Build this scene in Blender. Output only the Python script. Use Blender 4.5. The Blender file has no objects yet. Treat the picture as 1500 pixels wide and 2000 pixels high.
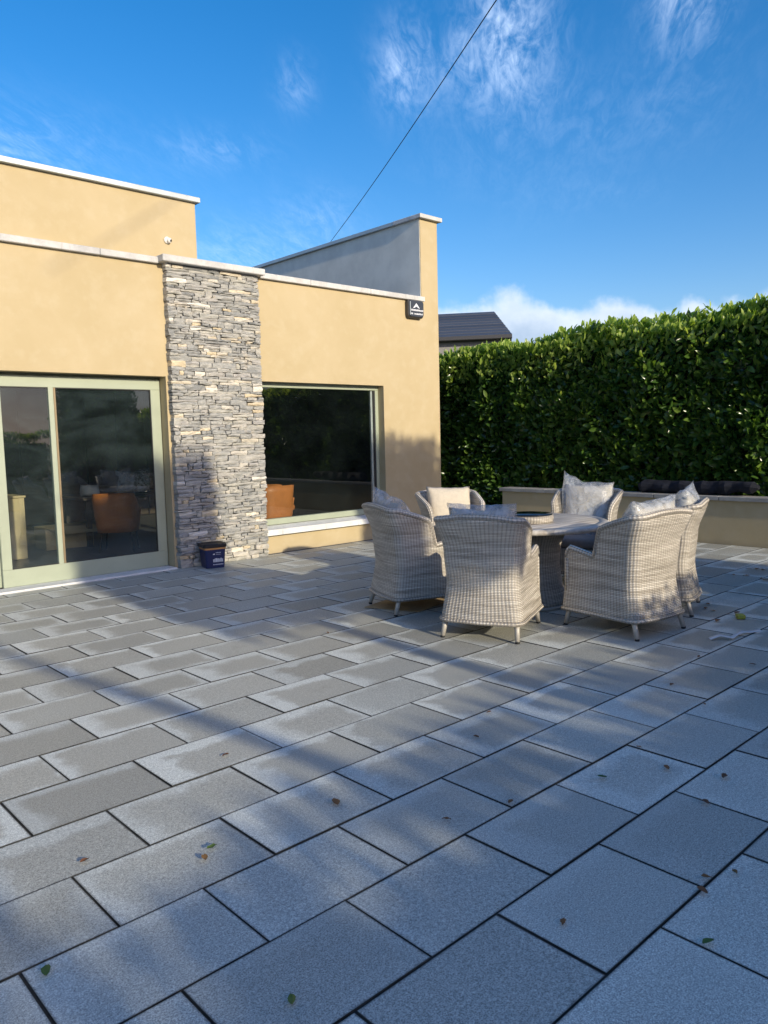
import bpy, bmesh, math, random
import numpy as np
from mathutils import Vector, Matrix, noise

S = bpy.context.scene
COL = S.collection
R = math.radians

# ------------------------------------------------------------------ camera
YAW, PIT, ROL = R(47.2419), R(-5.5387), R(-1.3987)
FPX = 1506.57                      # focal length in pixels of the 1500 x 2000 photograph
CAM = Vector((0, 0, 1.53))
_f = Vector((math.cos(YAW) * math.cos(PIT), math.sin(YAW) * math.cos(PIT), math.sin(PIT)))
_r = Vector((math.sin(YAW), -math.cos(YAW), 0))
_u = _r.cross(_f)
RIGHT = math.cos(ROL) * _r + math.sin(ROL) * _u
UP = -math.sin(ROL) * _r + math.cos(ROL) * _u
cd = bpy.data.cameras.new('camera')
cd.sensor_fit = 'VERTICAL'
cd.sensor_height = 36
cd.lens = FPX / 2000 * 36
cd.clip_end = 3000
cam = bpy.data.objects.new('camera', cd)
COL.objects.link(cam)
m = Matrix((RIGHT, UP, -_f)).transposed().to_4x4()
m.translation = CAM
cam.matrix_world = m
S.camera = cam


def project(x, y, z):
    d = Vector((x, y, z)) - CAM
    w = d.dot(_f)
    if w < .05:
        return (-9999, -9999)
    return 750 + FPX * d.dot(RIGHT) / w, 1000 - FPX * d.dot(UP) / w


# ------------------------------------------------------------------ sun, sky, exposure
SUN_EL = R(18)
sd = bpy.data.lights.new('sun', 'SUN')
sd.energy = 3.0
sd.angle = R(0.8)
sd.color = (1.0, .885, .67)
sun = bpy.data.objects.new('sun', sd)
COL.objects.link(sun)
sun_dir = Vector((0.06, math.cos(SUN_EL), -math.sin(SUN_EL))).normalized()
sun.rotation_euler = sun_dir.to_track_quat('-Z', 'Y').to_euler()
sun.location = (2, -20, 12)

world = bpy.data.worlds.new('World')
S.world = world
world.use_nodes = True
S.view_settings.view_transform = 'Standard'
S.view_settings.look = 'None'
S.view_settings.gamma = 1
S.view_settings.use_curve_mapping = False
S.view_settings.exposure = 0.74
S.render.engine = 'CYCLES'
S.cycles.max_bounces = 8
S.cycles.transparent_max_bounces = 24
S.cycles.caustics_reflective = False
S.cycles.caustics_refractive = False
try:
    S.cycles.use_denoising = True
except Exception:
    pass


class NT:
    """small node-tree builder"""

    def __init__(self, tree):
        self.t = tree
        self.n = tree.nodes
        self.l = tree.links

    def new(self, typ, **kw):
        n = self.n.new(typ)
        for k, v in kw.items():
            setattr(n, k, v)
        return n

    def put(self, sock, v):
        if v is None:
            return
        if hasattr(v, 'node'):
            self.l.new(v, sock)
        else:
            if isinstance(v, (tuple, list)) and len(v) == 3 and getattr(sock, 'type', '') == 'RGBA':
                v = (*v, 1)
            sock.default_value = v

    def math(self, op, a, b=None, c=None, clamp=False):
        n = self.new('ShaderNodeMath', operation=op, use_clamp=clamp)
        self.put(n.inputs[0], a)
        self.put(n.inputs[1], b)
        self.put(n.inputs[2], c)
        return n.outputs[0]

    def vmath(self, op, a, b=None, out=0):
        n = self.new('ShaderNodeVectorMath', operation=op)
        self.put(n.inputs[0], a)
        self.put(n.inputs[1], b)
        return n.outputs[out]

    def mix(self, fac, a, b, blend='MIX'):
        n = self.new('ShaderNodeMix', data_type='RGBA', blend_type=blend)
        self.put(n.inputs['Factor'], fac)
        self.put(n.inputs[6], a)
        self.put(n.inputs[7], b)
        return n.outputs[2]

    def noise(self, vec, scale, detail=2, rough=.5, dist=0, out='Fac', dims='3D'):
        n = self.new('ShaderNodeTexNoise', noise_dimensions=dims)
        if vec is not None:
            self.put(n.inputs['Vector'], vec)
        self.put(n.inputs['Scale'], scale)
        self.put(n.inputs['Detail'], detail)
        self.put(n.inputs['Roughness'], rough)
        self.put(n.inputs['Distortion'], dist)
        return n.outputs[out]

    def ramp(self, fac, stops, interp='LINEAR'):
        n = self.new('ShaderNodeValToRGB')
        n.color_ramp.interpolation = interp
        el = n.color_ramp.elements
        while len(el) < len(stops):
            el.new(.5)
        for e, (p, c) in zip(el, stops):
            e.position = p
            e.color = (*c, 1) if len(c) == 3 else c
        self.put(n.inputs[0], fac)
        return n.outputs[0]

    def range(self, v, a, b, c=0, d=1, interp='SMOOTHSTEP'):
        n = self.new('ShaderNodeMapRange', interpolation_type=interp)
        self.put(n.inputs[0], v)
        for i, x in enumerate((a, b, c, d)):
            self.put(n.inputs[i + 1], x)
        return n.outputs[0]

    def scale(self, vec, s):
        n = self.new('ShaderNodeMapping')
        self.put(n.inputs['Vector'], vec)
        n.inputs['Scale'].default_value = s if isinstance(s, (tuple, list)) else (s, s, s)
        return n.outputs[0]

    def bump(self, h, strength=.3, dist=.01):
        n = self.new('ShaderNodeBump')
        n.inputs['Strength'].default_value = strength
        n.inputs['Distance'].default_value = dist
        self.put(n.inputs['Height'], h)
        return n.outputs[0]


def build_world():
    g = NT(world.node_tree)
    g.n.clear()
    out = g.new('ShaderNodeOutputWorld')
    bg = g.new('ShaderNodeBackground')
    bg.inputs[1].default_value = .143
    g.l.new(bg.outputs[0], out.inputs[0])
    sky = g.new('ShaderNodeTexSky', sky_type='NISHITA')
    sky.sun_disc = False
    sky.sun_elevation = SUN_EL
    sky.sun_rotation = R(180)
    sky.altitude = 0
    sky.air_density = 1.0
    sky.dust_density = 1.2
    sky.ozone_density = 3.0
    geo = g.new('ShaderNodeNewGeometry')
    d = g.vmath('NORMALIZE', geo.outputs['Incoming'])
    d = g.vmath('MULTIPLY', d, (-1, -1, -1))
    sep = g.new('ShaderNodeSeparateXYZ')
    g.l.new(d, sep.inputs[0])
    az = g.math('ARCTAN2', sep.outputs[1], sep.outputs[0])
    el = g.math('ARCSINE', sep.outputs[2])
    hs = g.new('ShaderNodeHueSaturation')
    hs.inputs['Saturation'].default_value = SKY_SAT
    g.l.new(sky.outputs[0], hs.inputs['Color'])
    col = g.mix(1, hs.outputs[0], (1.0, .835, .875, 1), 'MULTIPLY')
    # thin high cloud: noise drawn out across the sky, gathered into patches
    pl = g.new('ShaderNodeCombineXYZ')
    den = g.math('ADD', sep.outputs[2], .12)
    g.l.new(g.math('DIVIDE', sep.outputs[0], den), pl.inputs[0])
    g.l.new(g.math('DIVIDE', sep.outputs[1], den), pl.inputs[1])
    rot = g.new('ShaderNodeVectorRotate', rotation_type='Z_AXIS')
    g.l.new(pl.outputs[0], rot.inputs['Vector'])
    rot.inputs['Angle'].default_value = R(-38)
    streak = g.noise(g.scale(rot.outputs[0], (2.6, 6.0, 1)), 1.7, 6, .6, 1.3)
    fine = g.noise(g.scale(rot.outputs[0], (6, 22, 1)), 2.0, 6, .62, 1.6)
    tex = g.math('ADD', g.math('MULTIPLY', streak, .65), g.math('MULTIPLY', fine, .35))
    patch = None
    for a, e, sa, se, w in WISPS:
        da = g.math('DIVIDE', g.math('SUBTRACT', az, a), sa)
        de = g.math('DIVIDE', g.math('SUBTRACT', el, e), se)
        q = g.math('ADD', g.math('MULTIPLY', da, da), g.math('MULTIPLY', de, de))
        v = g.math('MULTIPLY', g.math('EXPONENT', g.math('MULTIPLY', q, -1)), w)
        patch = v if patch is None else g.math('ADD', patch, v)
    wide = g.range(g.noise(pl.outputs[0], .55, 3, .5), .52, .8, 0, .22)
    patch = g.math('ADD', patch, wide)
    cirrus = g.math('MULTIPLY', patch, g.range(tex, .36, .74), clamp=True)
    # cumulus low over the horizon, its top line a noise of the azimuth
    cv = g.new('ShaderNodeCombineXYZ')
    g.l.new(az, cv.inputs[0])
    g.l.new(el, cv.inputs[1])
    lump = g.noise(cv.outputs[0], 16, 6, .55)
    roll = g.noise(g.scale(cv.outputs[0], (1, .0, 1)), 5.5, 2, .5)
    top = g.math('ADD', g.math('MULTIPLY', g.math('SUBTRACT', roll, .5), .10), .125)
    for a, sa, w in BANKS:
        da = g.math('DIVIDE', g.math('SUBTRACT', az, a), sa)
        v = g.math('MULTIPLY', g.math('EXPONENT', g.math('MULTIPLY', g.math('MULTIPLY', da, da), -1)), w)
        top = g.math('ADD', top, v)
    over = g.math('SUBTRACT', g.math('ADD', top, g.math('MULTIPLY', g.math('SUBTRACT', lump, .5), .075)), el)
    cum = g.range(over, -.004, .02)
    soft = g.noise(cv.outputs[0], 30, 5, .6)
    ccol = g.mix(g.range(over, .0, .07), (4.3, 4.6, 5.0, 1), (2.4, 2.9, 3.7, 1))
    ccol = g.mix(g.range(soft, .35, .7), ccol, g.mix(1, ccol, (.86, .89, .93, 1), 'MULTIPLY'))
    col = g.mix(g.math('MULTIPLY', cirrus, .52), col, (4.9, 5.9, 7.4, 1))
    col = g.mix(g.math('MULTIPLY', cum, .85), col, ccol)
    g.l.new(col, bg.inputs[0])


SKY_SAT = 1.37
# azimuth, elevation, spread in azimuth, spread in elevation, weight  (radians; azimuth from +x)
WISPS = [(.66, .455, .05, .065, 1.1), (.785, .425, .032, .04, .85), (.455, .475, .042, .055, .95), (.92, .41, .022, .025, .4), (.72, .43, .05, .04, .3),
         (1.30, .31, .12, .05, .55), (1.02, .34, .06, .02, .3), (.90, .27, .05, .03, .25), (1.0, .22, .10, .04, .35), (.55, .36, .15, .05, .15),
         (-.3, .6, .3, .2, .6), (2.2, .5, .3, .2, .6), (3.0, .55, .3, .2, .6), (-1.7, .5, .3, .2, .5)]
BANKS = [(.64, .20, .040), (.78, .10, .020), (.30, .2, .02), (1.9, .3, .03), (2.9, .3, .05), (-1.0, .3, .04), (-2.3, .3, .05)]
build_world()


# ------------------------------------------------------------------ materials
def material(name):
    mt = bpy.data.materials.new(name)
    mt.use_nodes = True
    g = NT(mt.node_tree)
    b = g.n['Principled BSDF']
    g.b = b
    g.out = g.n['Material Output']
    g.mt = mt
    return g


def simple(name, col, rough=.6, metal=0, spec=.5, noise_amt=0, scale=8, bump=0, bscale=60, coat=0):
    g = material(name)
    tc = g.new('ShaderNodeTexCoord').outputs['Object']
    c = (*col, 1)
    if noise_amt:
        n = g.noise(tc, scale, 4, .6)
        c = g.mix(g.range(n, .3, .7), [x * (1 - noise_amt) for x in col] + [1], [min(1, x * (1 + noise_amt)) for x in col] + [1])
    g.put(g.b.inputs['Base Color'], c)
    g.b.inputs['Roughness'].default_value = rough
    g.b.inputs['Metallic'].default_value = metal
    g.b.inputs['Specular IOR Level'].default_value = spec
    g.b.inputs['Coat Weight'].default_value = coat
    if bump:
        g.put(g.b.inputs['Normal'], g.bump(g.noise(tc, bscale, 4, .6), bump, .01))
    return g.mt


def island_random(g):
    oi = g.new('ShaderNodeObjectInfo').outputs['Random']
    gi = g.new('ShaderNodeNewGeometry').outputs['Random Per Island']
    return g.math('FRACT', g.math('ADD', oi, gi))


def mat_render():
    g = material('cream_render')
    P = g.new('ShaderNodeNewGeometry').outputs['Position']
    a = g.noise(P, 1.3, 5, .6, .3)
    b = g.noise(P, 6.5, 4, .6)
    base = g.mix(g.range(a, .3, .7), (.435, .352, .207, 1), (.47, .385, .238, 1))
    base = g.mix(g.math('MULTIPLY', g.range(b, .45, .72), .35), base, (.50, .425, .285, 1))
    # faint run marks under the copings and a darker foot by the paving
    sx = g.noise(g.scale(P, (7, 7, .35)), 2.0, 4, .6)
    base = g.mix(g.math('MULTIPLY', g.range(sx, .56, .8), .22), base, (.44, .35, .22, 1))
    sp = g.new('ShaderNodeSeparateXYZ')
    g.l.new(P, sp.inputs[0])
    low = g.range(g.math('ADD', sp.outputs[2], g.math('MULTIPLY', b, .06)), .03, .12, .55, 0)
    base = g.mix(low, base, (.36, .30, .2, 1))
    g.put(g.b.inputs['Base Color'], base)
    g.b.inputs['Roughness'].default_value = .93
    g.b.inputs['Specular IOR Level'].default_value = .25
    h = g.math('ADD', g.noise(P, 140, 3, .7), g.math('MULTIPLY', g.noise(P, 9, 3, .5), 1.4))
    g.put(g.b.inputs['Normal'], g.bump(h, .22, .006))
    return g.mt


def mat_slab():
    g = material('granite_paving')
    uv = g.new('ShaderNodeUVMap').outputs[0]
    P = g.new('ShaderNodeNewGeometry').outputs['Position']
    rnd = island_random(g)
    sp = g.new('ShaderNodeSeparateXYZ')
    g.l.new(uv, sp.inputs[0])
    x, y = sp.outputs[0], sp.outputs[1]            # metres from the slab's centre
    n1 = g.noise(P, 5.5, 4, .6, .4)
    n2 = g.noise(P, 1.1, 3, .5)
    ex = g.math('ADD', x, .30)
    ey = g.math('SUBTRACT', .20, y)
    e = g.math('MINIMUM', ex, g.math('MULTIPLY', ey, 1.5))
    e2 = g.math('MINIMUM', g.math('SUBTRACT', .30, x), g.math('ADD', y, .2))
    e = g.math('MINIMUM', e, g.math('ADD', g.math('MULTIPLY', e2, 2.0), g.math('MULTIPLY', g.math('FRACT', g.math('MULTIPLY', rnd, 3.7)), .22)))
    n3 = g.noise(P, 17, 4, .65)
    e = g.math('ADD', e, g.math('ADD', g.math('MULTIPLY', g.math('SUBTRACT', n1, .5), .26), g.math('MULTIPLY', g.math('SUBTRACT', n3, .5), .05)))
    wid = g.math('ADD', .035, g.math('MULTIPLY', rnd, .11))
    soft = g.math('ADD', .03, g.math('MULTIPLY', g.math('FRACT', g.math('MULTIPLY', rnd, 5.3)), .05))
    dry = g.range(e, g.math('SUBTRACT', wid, soft), g.math('ADD', wid, soft), 1, 0)
    # slabs by the camera have dried evenly, those further off are still damp in the middle
    ps = g.new('ShaderNodeSeparateXYZ')
    g.l.new(P, ps.inputs[0])
    far = g.range(g.math('ADD', ps.outputs[1], g.math('MULTIPLY', ps.outputs[0], .35)), 1.6, 4.2)
    amount = g.math('MULTIPLY', g.range(g.math('ADD', rnd, g.math('MULTIPLY', n2, .8)), .12, .72), g.math('ADD', .16, g.math('MULTIPLY', far, .84)))
    v = g.noise(P, 195, 3, .8)
    speck = g.range(v, .33, .67)
    med = g.noise(P, 70, 3, .7)
    tone = g.math('ADD', .82, g.math('MULTIPLY', g.math('FRACT', g.math('MULTIPLY', rnd, 7.31)), .30))
    damp = g.mix(speck, (.265, .265, .235, 1), (.60, .60, .53, 1))
    drye = g.mix(speck, (.47, .49, .45, 1), (.86, .88, .81, 1))
    neutral = g.mix(speck, (.30, .31, .285, 1), (.86, .89, .815, 1))
    wet = g.mix(dry, damp, drye)
    c = g.mix(amount, neutral, wet)
    c = g.mix(g.range(med, .35, .68), g.mix(1, c, (.80, .80, .80, 1), 'MULTIPLY'), c)
    sc = g.new('ShaderNodeVectorMath', operation='SCALE')
    g.l.new(c, sc.inputs[0])
    g.l.new(tone, sc.inputs[3])
    # brown and green stains
    st = g.noise(P, 2.6, 5, .65, .6)
    c = g.mix(g.math('MULTIPLY', g.range(st, .60, .78), .30), sc.outputs[0], (.16, .125, .085, 1))
    dots = g.noise(P, 34, 2, .5)
    c = g.mix(g.math('MULTIPLY', g.range(dots, .74, .80), .55), c, (.05, .045, .04, 1))
    edge = g.math('MINIMUM', g.math('SUBTRACT', .296, g.math('ABSOLUTE', x)), g.math('SUBTRACT', .196, g.math('ABSOLUTE', y)))
    edge = g.math('ADD', edge, g.math('MULTIPLY', g.math('SUBTRACT', med, .5), .012))
    c = g.mix(g.range(edge, .0, .008, .6, 0), c, (.06, .06, .058, 1))
    g.put(g.b.inputs['Base Color'], c)
    rr = g.math('SUBTRACT', .62, g.math('MULTIPLY', g.math('MULTIPLY', amount, g.math('SUBTRACT', 1, dry)), .24))
    g.put(g.b.inputs['Roughness'], g.math('ADD', rr, g.math('MULTIPLY', med, .12)))
    g.b.inputs['Specular IOR Level'].default_value = .45
    h = g.math('ADD', g.math('MULTIPLY', v, .6), g.math('ADD', g.math('MULTIPLY', med, .8), g.math('MULTIPLY', n1, .6)))
    g.put(g.b.inputs['Normal'], g.bump(h, .32, .004))
    return g.mt


def mat_stone():
    g = material('ledge_stone')
    P = g.new('ShaderNodeNewGeometry').outputs['Position']
    rnd = island_random(g)
    base = g.ramp(rnd, [(0, (.235, .245, .245)), (.20, (.345, .35, .335)), (.38, (.43, .42, .38)), (.52, (.265, .275, .275)), (.64, (.48, .465, .40)),
                        (.76, (.38, .37, .355)), (.87, (.64, .595, .50)), (.945, (.68, .55, .34)), (.98, (.84, .80, .71))], 'LINEAR')
    n = g.noise(g.scale(P, (9, 9, 34)), 1.0, 6, .68, .5)
    f = g.noise(P, 90, 4, .7)
    c = g.mix(g.range(n, .32, .70), g.mix(1, base, (.66, .67, .69, 1), 'MULTIPLY'), g.mix(.25, base, (.62, .58, .50, 1)))
    rust = g.noise(P, 3.6, 4, .6)
    c = g.mix(g.math('MULTIPLY', g.range(rust, .60, .74), .28), c, (.50, .37, .20, 1))
    c = g.mix(g.math('MULTIPLY', g.range(f, .5, .75), .3), c, (.62, .6, .56, 1))
    g.put(g.b.inputs['Base Color'], c)
    g.b.inputs['Roughness'].default_value = .82
    g.b.inputs['Specular IOR Level'].default_value = .35
    h = g.math('ADD', g.math('MULTIPLY', n, 1.3), g.math('MULTIPLY', f, .5))
    g.put(g.b.inputs['Normal'], g.bump(h, .75, .012))
    return g.mt


def mat_concrete(name, a=(.50, .50, .48), b=(.66, .66, .64), rough=.85):
    g = material(name)
    P = g.new('ShaderNodeNewGeometry').outputs['Position']
    n = g.noise(P, 4.5, 5, .65, .3)
    f = g.noise(P, 55, 4, .7)
    s = g.noise(g.scale(P, (9, 9, 1)), 2.5, 4, .6)
    c = g.mix(g.range(n, .3, .7), (*a, 1), (*b, 1))
    c = g.mix(g.math('MULTIPLY', g.range(f, .5, .75), .3), c, [x * .6 for x in a] + [1])
    c = g.mix(g.math('MULTIPLY', g.range(s, .58, .76), .4), c, (.22, .215, .195, 1))
    g.put(g.b.inputs['Base Color'], c)
    g.b.inputs['Roughness'].default_value = rough
    g.put(g.b.inputs['Normal'], g.bump(g.math('ADD', f, n), .3, .006))
    return g.mt


def mat_wicker():
    g = material('grey_wicker')
    uv = g.new('ShaderNodeUVMap').outputs[0]
    sp = g.new('ShaderNodeSeparateXYZ')
    g.l.new(uv, sp.inputs[0])
    u, v = sp.outputs[0], sp.outputs[1]
    rnd = g.new('ShaderNodeObjectInfo').outputs['Random']
    wob = g.math('MULTIPLY', g.math('SUBTRACT', g.noise(uv, 7, 2, .5), .5), .006)
    v2 = g.math('ADD', v, wob)
    PS, PR = .013, .012                                     # stake spacing, strand height
    row = g.math('FLOOR', g.math('DIVIDE', v2, PR))
    vf = g.math('FRACT', g.math('DIVIDE', v2, PR))
    par = g.math('MULTIPLY', g.math('FLOOR', g.math('MULTIPLY', row, .5)), math.pi * .0)
    wv = g.math('COSINE', g.math('ADD', g.math('MULTIPLY', u, math.pi / PS), par))     # over and under
    strand = g.math('SINE', g.math('MULTIPLY', vf, math.pi))
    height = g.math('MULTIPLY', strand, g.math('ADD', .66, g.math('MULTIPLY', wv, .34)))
    # each strand its own tone, several neighbours alike so that bands form
    sv = g.new('ShaderNodeCombineXYZ')
    g.l.new(g.math('ADD', g.math('MULTIPLY', u, .9), g.math('MULTIPLY', rnd, 31)), sv.inputs[0])
    g.l.new(g.math('MULTIPLY', row, .115), sv.inputs[1])
    band = g.noise(sv.outputs[0], 2.0, 3, .75)
    sv2 = g.new('ShaderNodeCombineXYZ')
    g.l.new(g.math('ADD', g.math('MULTIPLY', u, 2.5), g.math('MULTIPLY', rnd, 17)), sv2.inputs[0])
    g.l.new(g.math('MULTIPLY', row, 3.7), sv2.inputs[1])
    one = g.noise(sv2.outputs[0], 1.0, 1, .5)
    t = g.math('ADD', g.math('MULTIPLY', band, .62), g.math('MULTIPLY', one, .38))
    c = g.ramp(t, [(.28, (.27, .24, .20)), (.42, (.46, .415, .35)), (.53, (.62, .57, .495)), (.68, (.82, .775, .69))])
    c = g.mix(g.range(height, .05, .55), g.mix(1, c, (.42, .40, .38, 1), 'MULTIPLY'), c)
    g.put(g.b.inputs['Base Color'], c)
    g.b.inputs['Roughness'].default_value = .52
    g.b.inputs['Specular IOR Level'].default_value = .4
    g.put(g.b.inputs['Normal'], g.bump(height, .9, .006))
    return g.mt


def mat_leaf(name, dark, mid, light, trans=.35, rough=.32):
    g = material(name)
    rnd = island_random(g)
    P = g.new('ShaderNodeNewGeometry').outputs['Position']
    n = g.noise(P, 1.2, 3, .6)
    t = g.math('ADD', g.math('MULTIPLY', rnd, .75), g.math('MULTIPLY', n, .3))
    c = g.ramp(t, [(.05, dark), (.55, mid), (.98, light)])
    g.put(g.b.inputs['Base Color'], c)
    g.b.inputs['Roughness'].default_value = rough
    g.b.inputs['Specular IOR Level'].default_value = .45
    tr = g.new('ShaderNodeBsdfTranslucent')
    g.put(tr.inputs[0], g.mix(1, c, (1.5, 1.6, .6, 1), 'MULTIPLY'))
    ms = g.new('ShaderNodeMixShader')
    ms.inputs[0].default_value = trans
    g.l.new(g.b.outputs[0], ms.inputs[1])
    g.l.new(tr.outputs[0], ms.inputs[2])
    g.l.new(ms.outputs[0], g.out.inputs[0])
    return g.mt


def mat_glass(name, tint=(.90, .93, .91), ior=2.0, dust=.02):
    g = material(name)
    g.n.remove(g.b)
    fr = g.new('ShaderNodeFresnel')
    fr.inputs[0].default_value = ior
    P = g.new('ShaderNodeNewGeometry').outputs['Position']
    nb = g.bump(g.noise(P, .8, 1, .5), .02, .02)
    gl = g.new('ShaderNodeBsdfGlossy')
    gl.inputs['Roughness'].default_value = .0
    g.l.new(nb, gl.inputs['Normal'])
    tp = g.new('ShaderNodeBsdfTransparent')
    tp.inputs[0].default_value = (*tint, 1)
    df = g.new('ShaderNodeBsdfDiffuse')                      # dust and wipe marks on the pane
    df.inputs[0].default_value = (.40, .58, .62, 1)
    sm = g.noise(g.scale(P, (1.2, 1, 2.2)), 1.6, 5, .62, .9)
    fine = g.noise(P, 22, 4, .7)
    amt = g.math('MULTIPLY', g.math('ADD', g.range(sm, .25, .8, .35, 1.5), g.range(fine, .62, .8, 0, .5)), dust)
    m0 = g.new('ShaderNodeMixShader')
    g.put(m0.inputs[0], amt)
    g.l.new(tp.outputs[0], m0.inputs[1])
    g.l.new(df.outputs[0], m0.inputs[2])
    ms = g.new('ShaderNodeMixShader')
    bf = g.new('ShaderNodeNewGeometry').outputs['Backfacing']
    g.put(ms.inputs[0], g.math('MULTIPLY', fr.outputs[0], g.math('SUBTRACT', 1, bf)))
    g.l.new(m0.outputs[0], ms.inputs[1])
    g.l.new(gl.outputs[0], ms.inputs[2])
    g.l.new(ms.outputs[0], g.out.inputs[0])
    return g.mt


def mat_plastic_film():
    g = material('plastic_film')
    P = g.new('ShaderNodeNewGeometry').outputs['Position']
    n = g.noise(P, 6, 4, .6, 1.6)
    g.b.inputs['Base Color'].default_value = (.66, .69, .74, 1)
    g.b.inputs['Roughness'].default_value = .22
    g.b.inputs['Specular IOR Level'].default_value = .8
    bp = g.bump(g.noise(P, 7, 3, .55, 1.8), .8, .03)
    g.put(g.b.inputs['Normal'], bp)
    tp = g.new('ShaderNodeBsdfTransparent')
    tp.inputs[0].default_value = (.96, .97, .98, 1)
    ms = g.new('ShaderNodeMixShader')
    g.put(ms.inputs[0], g.range(n, .34, .68, .24, .52))
    g.l.new(tp.outputs[0], ms.inputs[1])
    g.l.new(g.b.outputs[0], ms.inputs[2])
    g.l.new(ms.outputs[0], g.out.inputs[0])
    return g.mt


def mat_tabletop():
    g = material('pale_table_top')
    P = g.new('ShaderNodeTexCoord').outputs['Object']
    n = g.noise(g.scale(P, (2, 14, 2)), 1.6, 5, .65, .4)
    f = g.noise(P, 60, 3, .6)
    c = g.mix(g.range(n, .3, .72), (.33, .29, .245, 1), (.60, .56, .50, 1))
    c = g.mix(g.math('MULTIPLY', g.range(f, .5, .8), .3), c, (.25, .22, .19, 1))
    g.put(g.b.inputs['Base Color'], c)
    g.b.inputs['Roughness'].default_value = .42
    g.put(g.b.inputs['Normal'], g.bump(n, .15, .004))
    return g.mt


def mat_slate():
    g = material('roof_slate')
    P = g.new('ShaderNodeNewGeometry').outputs['Position']
    rnd = island_random(g)
    c = g.ramp(rnd, [(0, (.035, .042, .06)), (.5, (.05, .058, .08)), (1, (.075, .085, .11))])
    n = g.noise(P, 2, 4, .6)
    c = g.mix(g.math('MULTIPLY', n, .4), c, (.06, .065, .07, 1))
    g.put(g.b.inputs['Base Color'], c)
    g.b.inputs['Roughness'].default_value = .55
    return g.mt


def mat_ground():
    g = material('earth_and_grass')
    P = g.new('ShaderNodeNewGeometry').outputs['Position']
    n = g.noise(P, .25, 5, .6)
    f = g.noise(P, 9, 4, .65)
    c = g.mix(g.range(n, .35, .65), (.05, .075, .025, 1), (.085, .085, .045, 1))
    c = g.mix(g.range(f, .4, .7), c, (.045, .055, .02, 1))
    g.put(g.b.inputs['Base Color'], c)
    g.b.inputs['Roughness'].default_value = .95
    return g.mt


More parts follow.
